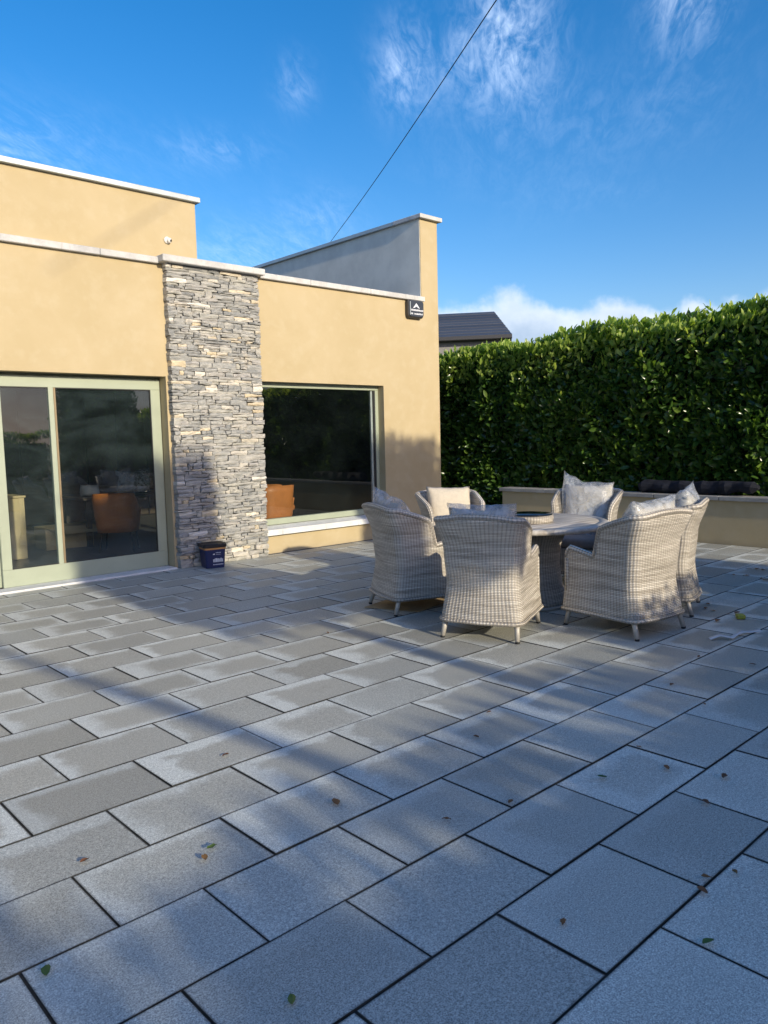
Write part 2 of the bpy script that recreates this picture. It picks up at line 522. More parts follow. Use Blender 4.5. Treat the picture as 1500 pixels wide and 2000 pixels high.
M = {
    'render': mat_render(), 'slab': mat_slab(), 'stone': mat_stone(), 'wicker': mat_wicker(), 'film': mat_plastic_film(),
    'coping': mat_concrete('coping_concrete', (.44, .44, .43), (.60, .60, .585)),
    'sill': mat_concrete('sill_concrete', (.58, .59, .58), (.72, .73, .72)),
    'planter_cap': mat_concrete('planter_coping', (.24, .235, .225), (.36, .355, .34)),
    'grey_render': simple('grey_render', (.74, .71, .62), .9, 0, .3, .08, 2.5, .15, 90),
    'metal_trim': simple('metal_trim', (.46, .50, .50), .45, .3, .5, .08, 3),
    'dark_trim': simple('dark_matt', (.05, .05, .055), .6),
    'mortar': simple('dark_mortar', (.10, .094, .085), .95),  # even dark tone for the pillar core and wall foot
    'joint': simple('joint_bed', (.045, .045, .042), .95, 0, .2, .55, 5, .3, 80),
    'sage': simple('sage_paint', (.335, .375, .285), .42, 0, .5, .05, 3),
    'bronze': simple('bronze_edge', (.26, .20, .12), .4, .3),
    'glass': mat_glass('window_glass', dust=.004), 'door_glass': mat_glass('dusty_door_glass', dust=.020),
    'gasket': simple('black_gasket', (.012, .012, .013), .6),
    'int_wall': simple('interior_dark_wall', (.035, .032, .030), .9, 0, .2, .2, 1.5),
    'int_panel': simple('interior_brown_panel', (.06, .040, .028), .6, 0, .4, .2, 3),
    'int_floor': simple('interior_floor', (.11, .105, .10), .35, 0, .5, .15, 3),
    'orange': simple('tan_leather', (.44, .15, .035), .5, 0, .5, .10, 9, .1, 120),
    'black_metal': simple('black_metal', (.015, .015, .016), .4, .5),
    'cream_box': simple('cream_cabinet', (.52, .41, .24), .6),
    'dark_wood': simple('dark_table_wood', (.05, .038, .03), .35, 0, .5, .2, 8),
    'leg': simple('chair_leg_metal', (.44, .41, .36), .5, .2),
    'foot': simple('black_foot', (.015, .015, .015), .6),
    'cushion': simple('beige_fabric', (.56, .50, .405), .95, 0, .2, .06, 30, .35, 260),
    'seat_cushion': simple('shaded_fabric', (.24, .22, .21), .95, 0, .2, .06, 30, .35, 260),  # same beige fabric, darkened for the shade on the seats
    'table': mat_tabletop(),
    'tray_glass': simple('dark_tray_glass', (.012, .016, .022), .06, 0, .6),
    'leaf': mat_leaf('laurel_leaf', (.022, .054, .012), (.060, .128, .023), (.16, .25, .042), .3, .22),
    'sunlit_young_leaf': mat_leaf('sunlit_young_laurel_leaf', (.14, .225, .036), (.30, .40, .08), (.52, .60, .20), .45, .3),  # young growth, brightened to stand in for sun on the hedge top
    'hedge_core': simple('hedge_core', (.008, .014, .005), .95),
    'bark': simple('bark', (.09, .07, .05), .9, 0, .2, .3, 12, .6, 40),
    'dead_leaf': mat_leaf('fallen_leaf', (.11, .045, .022), (.20, .085, .035), (.30, .16, .05), .1, .7),
    'green_leaf': mat_leaf('fallen_green_leaf', (.04, .09, .02), (.07, .14, .03), (.24, .26, .05), .1, .6),
    'lime': simple('lime_scrap', (.33, .34, .045), .5, 0, .5, .2, 30),
    'strap': simple('white_strap', (.62, .63, .64), .45),
    'cardboard': simple('cardboard', (.42, .31, .18), .85, 0, .2, .1, 10),
    'navy': simple('navy_plastic', (.012, .020, .085), .38, 0, .5, .1, 6),
    'lid': simple('black_lid', (.010, .010, .012), .42),
    'tan_band': simple('tan_band', (.55, .27, .09), .5),
    'print': simple('white_print', (.66, .68, .72), .5),
    'alarm': simple('dark_alarm_case', (.035, .040, .050), .35, 0, .5),
    'alarm_rim': simple('alarm_rim', (.055, .05, .045), .5),
    'white_plastic': simple('white_plastic', (.72, .70, .66), .4),
    'lens': simple('dark_lens', (.01, .01, .012), .1),
    'slate': mat_slate(), 'ground': mat_ground(),
    'far_wall': simple('far_grey_wall', (.27, .265, .265), .9, 0, .2, .1, 1),
    'membrane': simple('black_membrane', (.016, .018, .026), .85, 0, .2, .3, 12, .5, 14),
    'cable': simple('cable', (.02, .02, .025), .6),
}


# ------------------------------------------------------------------ mesh helpers
def tag(o, label=None, cat=None, group=None, kind=None):
    for k, v in (('label', label), ('category', cat), ('group', group), ('kind', kind)):
        if v:
            o[k] = v
    return o


def empty(name, loc=(0, 0, 0), rz=0, parent=None):
    o = bpy.data.objects.new(name, None)
    o.location = loc
    o.rotation_euler = (0, 0, rz)
    o.empty_display_size = .1
    COL.objects.link(o)
    if parent:
        o.parent = parent
    return o


def link(name, me, mat=None, parent=None, smooth=False):
    if mat is not None and not me.materials:
        me.materials.append(M[mat] if isinstance(mat, str) else mat)
    if smooth:
        me.polygons.foreach_set('use_smooth', [True] * len(me.polygons))
    o = bpy.data.objects.new(name, me)
    COL.objects.link(o)
    if parent:
        o.parent = parent
    return o


def mesh(name, vs, fs, mat=None, parent=None, smooth=False, uvs=None):
    me = bpy.data.meshes.new(name)
    me.from_pydata([tuple(v) for v in vs], [], fs)
    if uvs is not None:
        l = me.uv_layers.new(name='UVMap')
        idx = np.empty(len(me.loops), dtype=np.int32)
        me.loops.foreach_get('vertex_index', idx)
        l.data.foreach_set('uv', np.asarray(uvs, dtype=np.float32)[idx].ravel())
    me.update()
    return link(name, me, mat, parent, smooth)


def from_bm(name, bm, mat=None, parent=None, smooth=False):
    bmesh.ops.recalc_face_normals(bm, faces=bm.faces)
    me = bpy.data.meshes.new(name)
    bm.to_mesh(me)
    bm.free()
    return link(name, me, mat, parent, smooth)


def bm_box(bm, x0, y0, z0, x1, y1, z1, bevel=0, seg=1, mat4=None):
    r = bmesh.ops.create_cube(bm, size=1)
    vs = r['verts']
    for v in vs:
        v.co = Vector((x0 + (v.co.x + .5) * (x1 - x0), y0 + (v.co.y + .5) * (y1 - y0), z0 + (v.co.z + .5) * (z1 - z0)))
    if mat4 is not None:
        for v in vs:
            v.co = mat4 @ v.co
    if bevel:
        es = list({e for v in vs for e in v.link_edges})
        bmesh.ops.bevel(bm, geom=es, offset=bevel, segments=seg, affect='EDGES', profile=.5)


def box(name, b, mat, parent=None, bevel=0, seg=1):
    bm = bmesh.new()
    bm_box(bm, *b, bevel=bevel, seg=seg)
    return from_bm(name, bm, mat, parent)


def boxes(name, bs, mat, parent=None, bevel=0):
    bm = bmesh.new()
    for b in bs:
        bm_box(bm, *b, bevel=bevel)
    return from_bm(name, bm, mat, parent)


def lathe(name, prof, mat, parent=None, n=40, smooth=True, uv=False, loc=None):
    vs, fs, uvs = [], [], []
    arc = 0
    for i, (r, z) in enumerate(prof):
        if i:
            arc += math.hypot(r - prof[i - 1][0], z - prof[i - 1][1])
        for k in range(n + 1 if uv else n):
            a = 2 * math.pi * k / n
            vs.append((r * math.cos(a), r * math.sin(a), z))
            uvs.append((a * max(.1, prof[len(prof) // 2][0]), arc))
    w = n + 1 if uv else n
    for i in range(len(prof) - 1):
        for k in range(n):
            k2 = k + 1 if uv else (k + 1) % n
            fs.append((i * w + k, i * w + k2, (i + 1) * w + k2, (i + 1) * w + k))
    if prof[0][0] > 1e-4:
        fs.append(tuple(reversed(range(n))))
    if prof[-1][0] > 1e-4:
        fs.append(tuple((len(prof) - 1) * w + k for k in range(n)))
    o = mesh(name, vs, fs, mat, parent, smooth, uvs if uv else None)
    if loc:
        o.location = loc
    return o


def tube_data(pts, rad, n=8, closed=False):
    vs, fs, uvs = [], [], []
    pts = [Vector(p) for p in pts]
    L = 0
    up = Vector((0, 0, 1))
    for i, p in enumerate(pts):
        a = pts[i - 1] if i else pts[i]
        b = pts[i + 1] if i < len(pts) - 1 else pts[i]
        t = (b - a).normalized()
        s = t.cross(up)
        if s.length < .05:
            s = t.cross(Vector((1, 0, 0)))
        s.normalize()
        q = s.cross(t)
        if i:
            L += (p - pts[i - 1]).length
        r = rad[i] if isinstance(rad, (list, tuple)) else rad
        for k in range(n):
            an = 2 * math.pi * k / n
            vs.append(p + r * (math.cos(an) * s + math.sin(an) * q))
            uvs.append((L, k / n * .1))
    for i in range(len(pts) - 1):
        for k in range(n):
            fs.append((i * n + k, i * n + (k + 1) % n, (i + 1) * n + (k + 1) % n, (i + 1) * n + k))
    fs.append(tuple(reversed(range(n))))
    fs.append(tuple((len(pts) - 1) * n + k for k in range(n)))
    return vs, fs, uvs


def tube(name, pts, rad, mat, parent=None, n=8):
    vs, fs, uvs = tube_data(pts, rad, n)
    return mesh(name, vs, fs, mat, parent, True, uvs)


def copy_tree(o, parent=None):
    c = o.copy()
    COL.objects.link(c)
    c.parent = parent
    for ch in o.children:
        copy_tree(ch, c)
    return c


# ================================================================== THE SETTING
WF = 8.565                # front of the rendered walls
PX = 10.2                 # front of the planter wall
tag(mesh('ground', [(-900, -900, -.09), (900, -900, -.09), (900, 900, -.09), (-900, 900, -.09)], [(0, 1, 2, 3)], 'ground'), kind='structure')
bed = tag(box('patio', (-6, -4.6, -.085, PX + .02, 8.62, -.0055), 'joint'), kind='structure')


def slab_mesh():
    bm = bmesh.new()
    bm_box(bm, -.2973, -.1973, -.03, .2973, .1973, 0, bevel=.0013)
    me = bpy.data.meshes.new('paving_slab')
    bmesh.ops.recalc_face_normals(bm, faces=bm.faces)
    uvl = bm.loops.layers.uv.new('UVMap')
    for f in bm.faces:
        for l in f.loops:
            l[uvl].uv = (l.vert.co.x, l.vert.co.y)
    bm.to_mesh(me)
    bm.free()
    me.materials.append(M['slab'])
    me.materials.append(M['joint'])
    for p_ in me.polygons:
        p_.material_index = 0 if p_.normal.z > .95 else 1
    return me


rng = random.Random(4)
SL = slab_mesh()
seen, unseen = [], []
for j in range(-15, 17):
    y0 = 1.895 + .4 * j
    if y0 + .2 < -4.4 or y0 > 8.4:
        continue
    off = .03 if j % 2 == 0 else .333
    for i in range(-11, 18):
        x0 = off + .6 * i
        if x0 > PX - .02:
            continue
        cx, cy = x0 + .3, y0 + .2
        w = min(.6, PX - .004 - x0)
        dpt = min(.4, (8.486 if x0 + w < 4.46 else 8.556) - y0)
        cy = y0 + dpt / 2
        u, v = project(cx, cy, 0)
        hit = False
        for dx in (-.28, 0, .28):
            for dy in (-.18, 0, .18):
                u, v = project(cx + dx, cy + dy, 0)
                if -5 < u < 1505 and 900 < v < 2005:
                    hit = True
        (seen if hit else unseen).append((cx, cy, w, dpt))
seen.sort(key=lambda t: t[0] ** 2 + t[1] ** 2)
extra = seen[299:]
for cx, cy, w, dpt in seen[:299]:
    o = bpy.data.objects.new('paving_slab', SL)
    COL.objects.link(o)
    o.parent = bed
    o.location = (cx - (.6 - w) / 2, cy, rng.uniform(-.0022, .0014))
    o.scale = (w / .6 * rng.uniform(.9955, 1.001), dpt / .4 * rng.uniform(.994, 1.002), 1)
    o.rotation_euler = (R(rng.uniform(-.12, .12)), R(rng.uniform(-.1, .1)), R(rng.uniform(-.10, .10)))
vs, fs, uvs = [], [], []
for cx, cy, w, dpt in unseen + extra:
    cx -= (.6 - w) / 2
    b = len(vs)
    hx, hy = .2962 * w / .6, .1962 * dpt / .4
    for zz in (0, -.03):
        for sx, sy in ((-1, -1), (1, -1), (1, 1), (-1, 1)):
            vs.append((cx + sx * hx, cy + sy * hy, zz))
            uvs.append((sx * .2962, sy * .1962))
    fs += [(b, b + 1, b + 2, b + 3), (b, b + 4, b + 5, b + 1), (b + 1, b + 5, b + 6, b + 2), (b + 2, b + 6, b + 7, b + 3), (b + 3, b + 7, b + 4, b)]
op = tag(mesh('outer_paving', vs, fs, 'slab', bed, False, uvs), kind='stuff')
op.data.materials.append(M['joint'])
for i_, p_ in enumerate(op.data.polygons):
    p_.material_index = 0 if i_ % 5 == 0 else 1

# ================================================================== THE HOUSE
house = tag(empty('house', (5.0, WF, 0)), 'cream rendered flat-roofed house with stone pillar and wide glazing', 'house')


def hb(name, b, mat, parent=None, bevel=0):
    """house part given in world coordinates"""
    o = box(name, b, mat, parent or house, bevel)
    o.location = -(house.location if (parent is None or parent == house) else Vector(house.location))
    return o


HP = Vector((-5.0, -WF, 0))


def hpart(o):
    o.parent = house
    o.location = HP
    return o


WB = 8.86                  # back of the front wall leaf
DL, DR, DT = -1.2, 4.435, 2.312     # terrace door opening
WL, WR, WZ0, WZ1 = 5.55, 7.972, .30, 2.298   # window opening
hpart(boxes('wall', [
    (-6, WF, 0, DL, WB, 3.62), (DL, WF, DT, DR, WB, 3.62), (DR, WF, 0, WL, WB, 3.62),
    (WL, WF, 0, WR, WB, WZ0), (WL, WF, WZ1, WR, WB, 3.62), (WR, WF, 0, 8.822, WB, 3.62)], 'render'))
hpart(box('gable_wall', (8.822, WF, 0, 9.20, 17.0, 4.872), 'render'))
hpart(box('grey_wall_face', (8.815, WF + .012, 3.60, 8.8215, 17.0, 4.871), 'grey_render'))
hpart(box('upper_wall', (-6, 8.73, 3.56, 5.025, 15.0, 4.452), 'render'))
hpart(box('flat_roof', (-6, WB + .01, 3.30, 8.81, 16.9, 3.50), 'dark_trim'))
# copings, laid in lengths
x = -6.0
cut = [-6, -4.8, -3.6, -2.4, -1.2, 0.02, 1.3, 2.62, 3.70, 4.40]
for a, b in zip(cut[:-1], cut[1:]):
    hpart(box('coping_stone', (a + .002, WF - .055, 3.612, b - .002, 8.728, 3.684), 'coping', None, .006))
for a, b in zip([5.80, 6.62, 7.72], [6.62, 7.72, 8.852]):
    hpart(box('coping_stone', (a + .002, WF - .055, 3.612, b - .002, 8.90, 3.684), 'coping', None, .006))
hpart(box('pillar_cap', (4.385, 8.388, 3.622, 5.797, 8.93, 3.70), 'coping', None, .008))
hpart(box('gable_cap', (8.765, WF - .065, 4.873, 9.262, WF + .55, 4.935), 'coping', None, .006))
hpart(box('gable_cap', (8.768, WF + .553, 4.873, 9.259, 17.05, 4.932), 'metal_trim', None, .004))
hpart(box('upper_trim', (-6.05, 8.675, 4.4525, 5.075, 15.05, 4.512), 'metal_trim', None, .004))
hpart(box('shadow_line', (2.83, 8.716, 3.6845, 4.40, 8.729, 3.702), 'dark_trim'))  # dark strip standing in for the shadow line above the coping
# thin dark strip along the foot of the wall
hpart(box('wall_foot', (5.75, WF - .006, .0, 9.19, WF - .001, .012), 'mortar'))

# --- terrace door
door = empty('terrace_door', parent=house)
door.location = HP
FY = 8.715
def dp(name, b, mat, bevel=.004):
    return box(name, b, mat, door, bevel)
dp('head_frame', (DL, FY + .05, 2.285, DR, FY + .14, DT + .01), 'sage')
dp('top_rail', (2.52, FY, 2.160, 4.425, FY + .045, 2.283), 'sage')
dp('bottom_rail', (2.52, FY, .024, 4.425, FY + .045, .212), 'sage')
dp('stile', (2.52, FY + .001, .212, 2.622, FY + .044, 2.160), 'sage')
dp('stile', (4.305, FY + .001, .212, 4.425, FY + .044, 2.160), 'sage')
dp('mullion', (3.110, FY - .004, .206, 3.165, FY + .05, 2.166), 'sage')
dp('mullion_edge', (3.1655, FY + .001, .212, 3.192, FY + .046, 2.160), 'bronze')
dp('pane', (2.618, FY + .018, .208, 3.114, FY + .030, 2.164), 'door_glass', 0)
dp('pane', (3.188, FY + .018, .208, 4.309, FY + .030, 2.164), 'door_glass', 0)
boxes('gasket', [(2.622, FY + .006, .212, 4.305, FY + .017, .220), (2.622, FY + .006, 2.150, 4.305, FY + .017, 2.160),
                 (4.295, FY + .006, .2205, 4.305, FY + .017, 2.1495)], 'gasket', door)
dp('fixed_frame', (DL, FY + .065, .02, 2.56, FY + .12, .16), 'sage')
dp('fixed_frame', (DL, FY + .065, 2.18, 2.56, FY + .12, 2.285), 'sage')
dp('fixed_frame', (2.46, FY + .066, .16, 2.56, FY + .119, 2.18), 'sage')
dp('fixed_frame', (DL, FY + .066, .16, DL + .1, FY + .119, 2.18), 'sage')
dp('pane', (DL + .1, FY + .085, .16, 2.46, FY + .097, 2.18), 'door_glass', 0)
dp('threshold', (DL, WF - .075, -.004, DR - .01, FY + .15, .022), 'sill')
boxes('track', [(DL, FY - .004, .0222, 2.515, FY + .05, .030)], 'gasket', door)

# --- picture window
win = empty('picture_window', parent=house)
win.location = HP
WY = 8.69
def wp(name, b, mat, bevel=.004):
    return box(name, b, mat, win, bevel)
wp('frame_rail', (WL, WY, 2.232, WR, WY + .07, WZ1 + .002), 'sage')
wp('frame_rail', (WL, WY - .012, .380, WR - .005, WY + .07, .462), 'sage')
wp('frame_stile', (WR - .062, WY + .001, .462, WR + .001, WY + .069, 2.232), 'sage')
wp('frame_stile', (WL, WY + .001, .462, WL + .062, WY + .069, 2.232), 'sage')
wp('gasket', (WR - .092, WY + .008, .464, WR - .0625, WY + .06, 2.230), 'gasket')
wp('inner_stile', (WR - .130, WY + .03, .464, WR - .0925, WY + .068, 2.230), 'metal_trim')
wp('pane', (WL + .06, WY + .022, .460, WR - .09, WY + .034, 2.234), 'glass', 0)
bm = bmesh.new()
bm_box(bm, 5.70, WF - .075, .262, WR + .03, WY + .06, .378)
for v in bm.verts:
    if v.co.z > .3 and v.co.y < WF:
        v.co.z = .338
from_bm('sill', bm, 'sill', win)

# --- stone pillar
pil = empty('stone_pillar', parent=house)
pil.location = HP
box('core', (4.50, 8.515, 0, 5.70, 8.70, 3.62), 'mortar', pil)
PLX, PRX, PFY, PTOP = 4.462, 5.742, 8.468, 3.62
rs = random.Random(11)
stones = []
z = 0.0
while z < PTOP - .012:
    h = rs.choice([.028, .034, .038, .044, .05, .058, .07])
    h *= rs.uniform(.9, 1.12)
    if z + h > PTOP - .025:
        h = PTOP - z
    x = PLX + rs.uniform(-.011, .010)
    end = PRX + rs.uniform(-.009, .008)
    while x < end - .02:
        w = min(rs.choice([.07, .10, .13, .16, .2, .24, .30]) * rs.uniform(.85, 1.2), .34)
        if end - (x + w) < .07:
            w = end - x
        if h > .055 and rs.random() < .5:
            k = rs.uniform(.35, .65)
            if rs.random() < .5 and w > .2:
                kk = rs.uniform(.35, .65)
                stones.append((x, z, w * kk, h * k))
                stones.append((x + w * kk, z, w * (1 - kk), h * k))
                stones.append((x, z + h * k, w, h * (1 - k)))
            else:
                stones.append((x, z, w, h * k))
                stones.append((x, z + h * k, w, h * (1 - k)))
        else:
            stones.append((x, z, w, h))
        x += w
    z += h


def stone_data(x, z, w, h, r):
    g = .0013
    nx = 4 if w > .12 else 3
    pro = r.uniform(-.013, .009)
    if r.random() < .1:
        pro -= .016
    vs, fs = [], []
    tz0, tz1 = r.uniform(-.012, .012), r.uniform(-.012, .012)
    for layer, yb in enumerate((0, 1)):
        for j in range(3):
            for i in range(nx + 1):
                fx = i / nx
                px = x + g + (w - 2 * g) * fx
                pz = z + g + (h - 2 * g) * j / 2
                if layer == 0:
                    inn = .006 if i in (0, nx) else 0
                    e = 0 if j == 1 else .006
                    py = PFY + pro + r.uniform(-.0065, .0065) + (.008 if i in (0, nx) else 0) + e
                    if 0 < i < nx:
                        px += r.uniform(-.012, .012)
                    else:
                        px += (inn if i == 0 else -inn) * r.uniform(-.2, 1.2)
                    if j != 1:
                        pz += (tz1 if j else tz0) * (fx - .5) + r.uniform(-.0045, .0045)
                else:
                    py = PFY + .125
                vs.append((px, py, max(.0, pz)))
    n = nx + 1
    for j in range(2):
        for i in range(nx):
            a = j * n + i
            fs.append((a, a + 1, a + n + 1, a + n))
    B = 3 * n
    for i in range(nx):
        fs.append((i, B + i, B + i + 1, i + 1))
        t = 2 * n + i
        fs.append((t, t + 1, B + t + 1, B + t))
    for j in range(2):
        a = j * n
        fs.append((a, a + n, B + a + n, B + a))
        a = j * n + nx
        fs.append((a, B + a, B + a + n, a + n))
    return vs, fs


stones.sort(key=lambda s: -s[2] * s[3])
for s in stones[:300]:
    v_, f_ = stone_data(*s, rs)
    mesh('stone', v_, f_, 'stone', pil)
vs, fs = [], []
for s in stones[300:]:
    v_, f_ = stone_data(*s, rs)
    b = len(vs)
    vs += v_
    fs += [tuple(i + b for i in f) for f in f_]
if vs:
    tag(mesh('small_stones', vs, fs, 'stone', pil), kind='stuff')

# --- the room behind the glass
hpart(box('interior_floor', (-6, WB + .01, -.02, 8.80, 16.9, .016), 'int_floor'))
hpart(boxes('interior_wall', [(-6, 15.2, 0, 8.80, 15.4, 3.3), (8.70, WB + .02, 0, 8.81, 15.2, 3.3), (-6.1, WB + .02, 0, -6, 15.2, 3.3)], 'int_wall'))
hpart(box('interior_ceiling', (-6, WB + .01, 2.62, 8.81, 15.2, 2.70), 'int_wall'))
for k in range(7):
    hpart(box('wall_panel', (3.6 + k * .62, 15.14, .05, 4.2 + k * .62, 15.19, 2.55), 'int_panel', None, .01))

# ================================================================== THINGS IN THE ROOM
def tub_chair(name, loc, rz, label):
    t = tag(empty(name, loc, rz), label, 'chair', 'tan leather chairs inside the house')
    bm = bmesh.new()
    bm_box(bm, -.24, -.24, .40, .24, .25, .50, .035, 2)
    from_bm('seat', bm, 'orange', t, True)
    vs, fs = [], []
    nu, nv = 22, 6
    for lay, off in ((0, 0), (1, -.045)):
        for i in range(nu + 1):
            a = R(-18 + 216 * i / nu) + math.pi
            rise = max(0, -math.sin(a))
            top = .62 + .23 * min(1, rise * 1.5) ** 2
            for j in range(nv + 1):
                q = j / nv
                rad = .27 + .05 * q + off
                ca_, sa_ = math.cos(a), math.sin(a)
                sq = (abs(ca_) ** 4 + abs(sa_) ** 4) ** -.25
                vs.append((rad * sq * ca_ * .98, rad * sq * sa_ * .94 - .01, .30 + q * (top - .30)))
    n = nv + 1
    B = (nu + 1) * n
    for i in range(nu):
        for j in range(nv):
            a = i * n + j
            fs.append((a, a + n, a + n + 1, a + 1))
            fs.append((B + a, B + a + 1, B + a + n + 1, B + a + n))
        a = i * n + nv
        fs.append((a, a + n, B + a + n, B + a))
        a = i * n
        fs.append((a, B + a, B + a + n, a + n))
    for i in (0, nu):
        for j in range(nv):
            a = i * n + j
            fs.append((a, a + 1, B + a + 1, B + a))
    mesh('backrest', vs, fs, 'orange', t, True)
    for sx in (-1, 1):
        for sy in (-1, 1):
            tube('leg', [(sx * .18, sy * .17, .41), (sx * .23, sy * .22, .018)], [.014, .009], 'black_metal', t, 6)
    return t


tub_chair('tub_chair', (4.62, 10.55, 0), R(-35), 'tan leather tub chair on dark legs seen through the terrace door')
tub_chair('tub_chair', (6.64, 9.72, 0.0), R(4), 'tan leather chair beside the stone pillar, seen through the picture window, nearest the glass')
tub_chair('tub_chair', (7.0, 10.12, 0.0), R(-65), 'tan leather chair further in, showing past the nearer one in the picture window')
t = tag(empty('cream_cabinet', (3.37, 11.1, 0)), 'pale cream cabinet inside, at the left of the terrace door glass', 'cabinet')
box('carcass', (-.10, -.25, .017, .10, .25, .84), 'cream_box', t, .006)
box('worktop', (-.115, -.27, .842, .115, .27, .87), 'cream_box', t, .004)
t = tag(empty('cardboard_carton', (4.25, 11.6, 0)), 'low cream carton on the room floor behind the tub chair', 'carton')
box('carton_body', (-.35, -.2, .017, .35, .25, .34), 'cream_box', t, .006)
mesh('flap', [(-.35, -.2, .342), (.35, -.2, .342), (.45, -.42, .25), (-.2, -.42, .25)], [(0, 1, 2, 3)], 'cream_box', t)
t = tag(empty('dining_table', (5.35, 11.7, 0)), 'dark dining table inside, behind the tub chair', 'table')
box('tabletop', (-.95, -.5, .71, .95, .5, .75), 'dark_wood', t, .006)
for sx in (-1, 1):
    for sy in (-1, 1):
        box('leg', (sx * .85 - .035, sy * .4 - .035, .017, sx * .85 + .035, sy * .4 + .035, .709), 'dark_wood', t)


# ================================================================== PILLOWS, FILM
def pillow_mesh(name, w, h, t, mat, seed=0, wrinkle=.008, n=18, pinch=.06, ears=0.0, drape=0.0, puff=2.6):
    """a stuffed cushion standing in its own x-z plane, thickness along y"""
    vs, fs = [], []
    off = Vector((seed * 7.3, seed * 3.1, 0))
    for side in (-1, 1):
        for j in range(n + 1):
            for i in range(n + 1):
                u, v = -1 + 2 * i / n, -1 + 2 * j / n
                e = max(0, (1 - abs(u) ** puff)) ** .5 * max(0, (1 - abs(v) ** puff)) ** .5
                k = 1 - pinch * (1 - abs(u) ** 2 * abs(v) ** 2) * max(abs(u), abs(v)) ** 4
                x_, z_ = u * w / 2 * k, v * h / 2 * k
                y_ = side * t / 2 * e
                p = Vector((x_, y_, z_))
                if wrinkle:
                    q = noise.noise_vector(p * (9 if not ears else 6) + off) + .55 * noise.noise_vector(p * (21 if not ears else 14) + off)
                    p += q * wrinkle
                if ears:
                    c = max(0, v) ** 4 * max(0, (u if seed % 2 else -u)) ** 2.2
                    p.z += ears * c
                    p.z += ears * .55 * max(0, v) ** 5 * max(0, noise.noise(Vector((u * 1.5 + seed * 1.7, seed, 0))))
                if drape:
                    low = max(0, -v)
                    p.x *= 1 + drape * low
                    p.y += side * drape * .16 * low * abs(math.sin(u * 7 + seed))
                vs.append(p)
    N = (n + 1) ** 2
    for j in range(n):
        for i in range(n):
            a = j * (n + 1) + i
            fs.append((a, a + n + 1, a + n + 2, a + 1))
            fs.append((N + a, N + a + 1, N + a + n + 2, N + a + n + 1))
    me = bpy.data.meshes.new(name)
    me.from_pydata([tuple(v) for v in vs], [], fs)
    bm = bmesh.new()
    bm.from_mesh(me)
    bmesh.ops.remove_doubles(bm, verts=bm.verts, dist=.0006)
    bm.to_mesh(me)
    bm.free()
    me.materials.append(M[mat])
    me.polygons.foreach_set('use_smooth', [True] * len(me.polygons))
    return me


o = link('wrapped_cushion', pillow_mesh('wrapped_cushion', .55, .36, .3, 'film', seed=5, wrinkle=.03, n=20, puff=3, ears=.02))
o.location = (5.30, 11.45, .935)
tag(o, 'crumpled pale plastic parcel on the dining table inside the terrace door', 'parcel')
o = link('wrapped_cushion', pillow_mesh('wrapped_cushion', .30, .16, .2, 'strap', seed=8, wrinkle=.02, n=14, puff=3, ears=.02))
o.location = (4.62, 11.5, .835)
tag(o, 'small white crumpled parcel at the left end of the table inside', 'parcel')


# ================================================================== WICKER CHAIRS
def lerp_tab(tab, z):
    for (a, p), (b, q) in zip(tab[:-1], tab[1:]):
        if z <= b:
            k = max(0, (z - a) / (b - a))
            k = k * k * (3 - 2 * k)
            return p + (q - p) * k
    return tab[-1][1]


HW = [(.12, .318), (.42, .288), (.66, .302), (.95, .352)]
YB = [(.12, -.345), (.42, -.305), (.66, -.325), (.95, -.405)]
YF = [(.12, .345), (.42, .335), (.66, .322), (.95, .322)]
SIDE = [0, .025, .06, .12, .22, .33, .42, .47, .50, .525, .545, .56, .58, .62, .70, .80, .90, 1.0]


def side_height(s):
    if s < .06:
        return .575 + .055 * math.sin(s / .06 * math.pi / 2)
    arm = .63 - .05 * ((s - .06) / .44) if s < .5 else .58
    if s < .42:
        return arm
    k = min(1, max(0, (s - .47) / .11))
    k = k * k * (3 - 2 * k)
    wing = .775 + .13 * min(1, max(0, (s - .50) / .5)) ** .75
    return arm + (wing - arm) * k


def chair_path(z, inset=0.0):
    """points of the plan outline at height z, from the front left round the back to the front right"""
    hw, yb, yf = lerp_tab(HW, z) - inset, lerp_tab(YB, z) + inset, lerp_tab(YF, z)
    rc = .085 - inset * .6
    pts = []
    for s in SIDE:
        pts.append((-hw, yf + (yb + rc - yf) * s))
    for k in range(1, 6):
        a = math.pi + k / 6 * math.pi / 2
        pts.append((-hw + rc + rc * math.cos(a), yb + rc + rc * math.sin(a)))
    nb = 12
    for k in range(nb + 1):
        f = k / nb
        bow = .022 * math.sin(f * math.pi)
        pts.append((-hw + rc + (2 * hw - 2 * rc) * f, yb - bow))
    for k in range(1, 6):
        a = 1.5 * math.pi + k / 6 * math.pi / 2
        pts.append((hw - rc + rc * math.cos(a), yb + rc + rc * math.sin(a)))
    for s in reversed(SIDE):
        pts.append((hw, yf + (yb + rc - yf) * s))
    return pts


def chair_tops():
    h = [side_height(s) for s in SIDE]
    h += [.905 + .012 * k / 6 for k in range(1, 6)]
    h += [.917 + .022 * math.sin(k / 12 * math.pi) for k in range(13)]
    h += [.905 + .012 * (6 - k) / 6 for k in range(1, 6)]
    h += [side_height(s) for s in reversed(SIDE)]
    return h


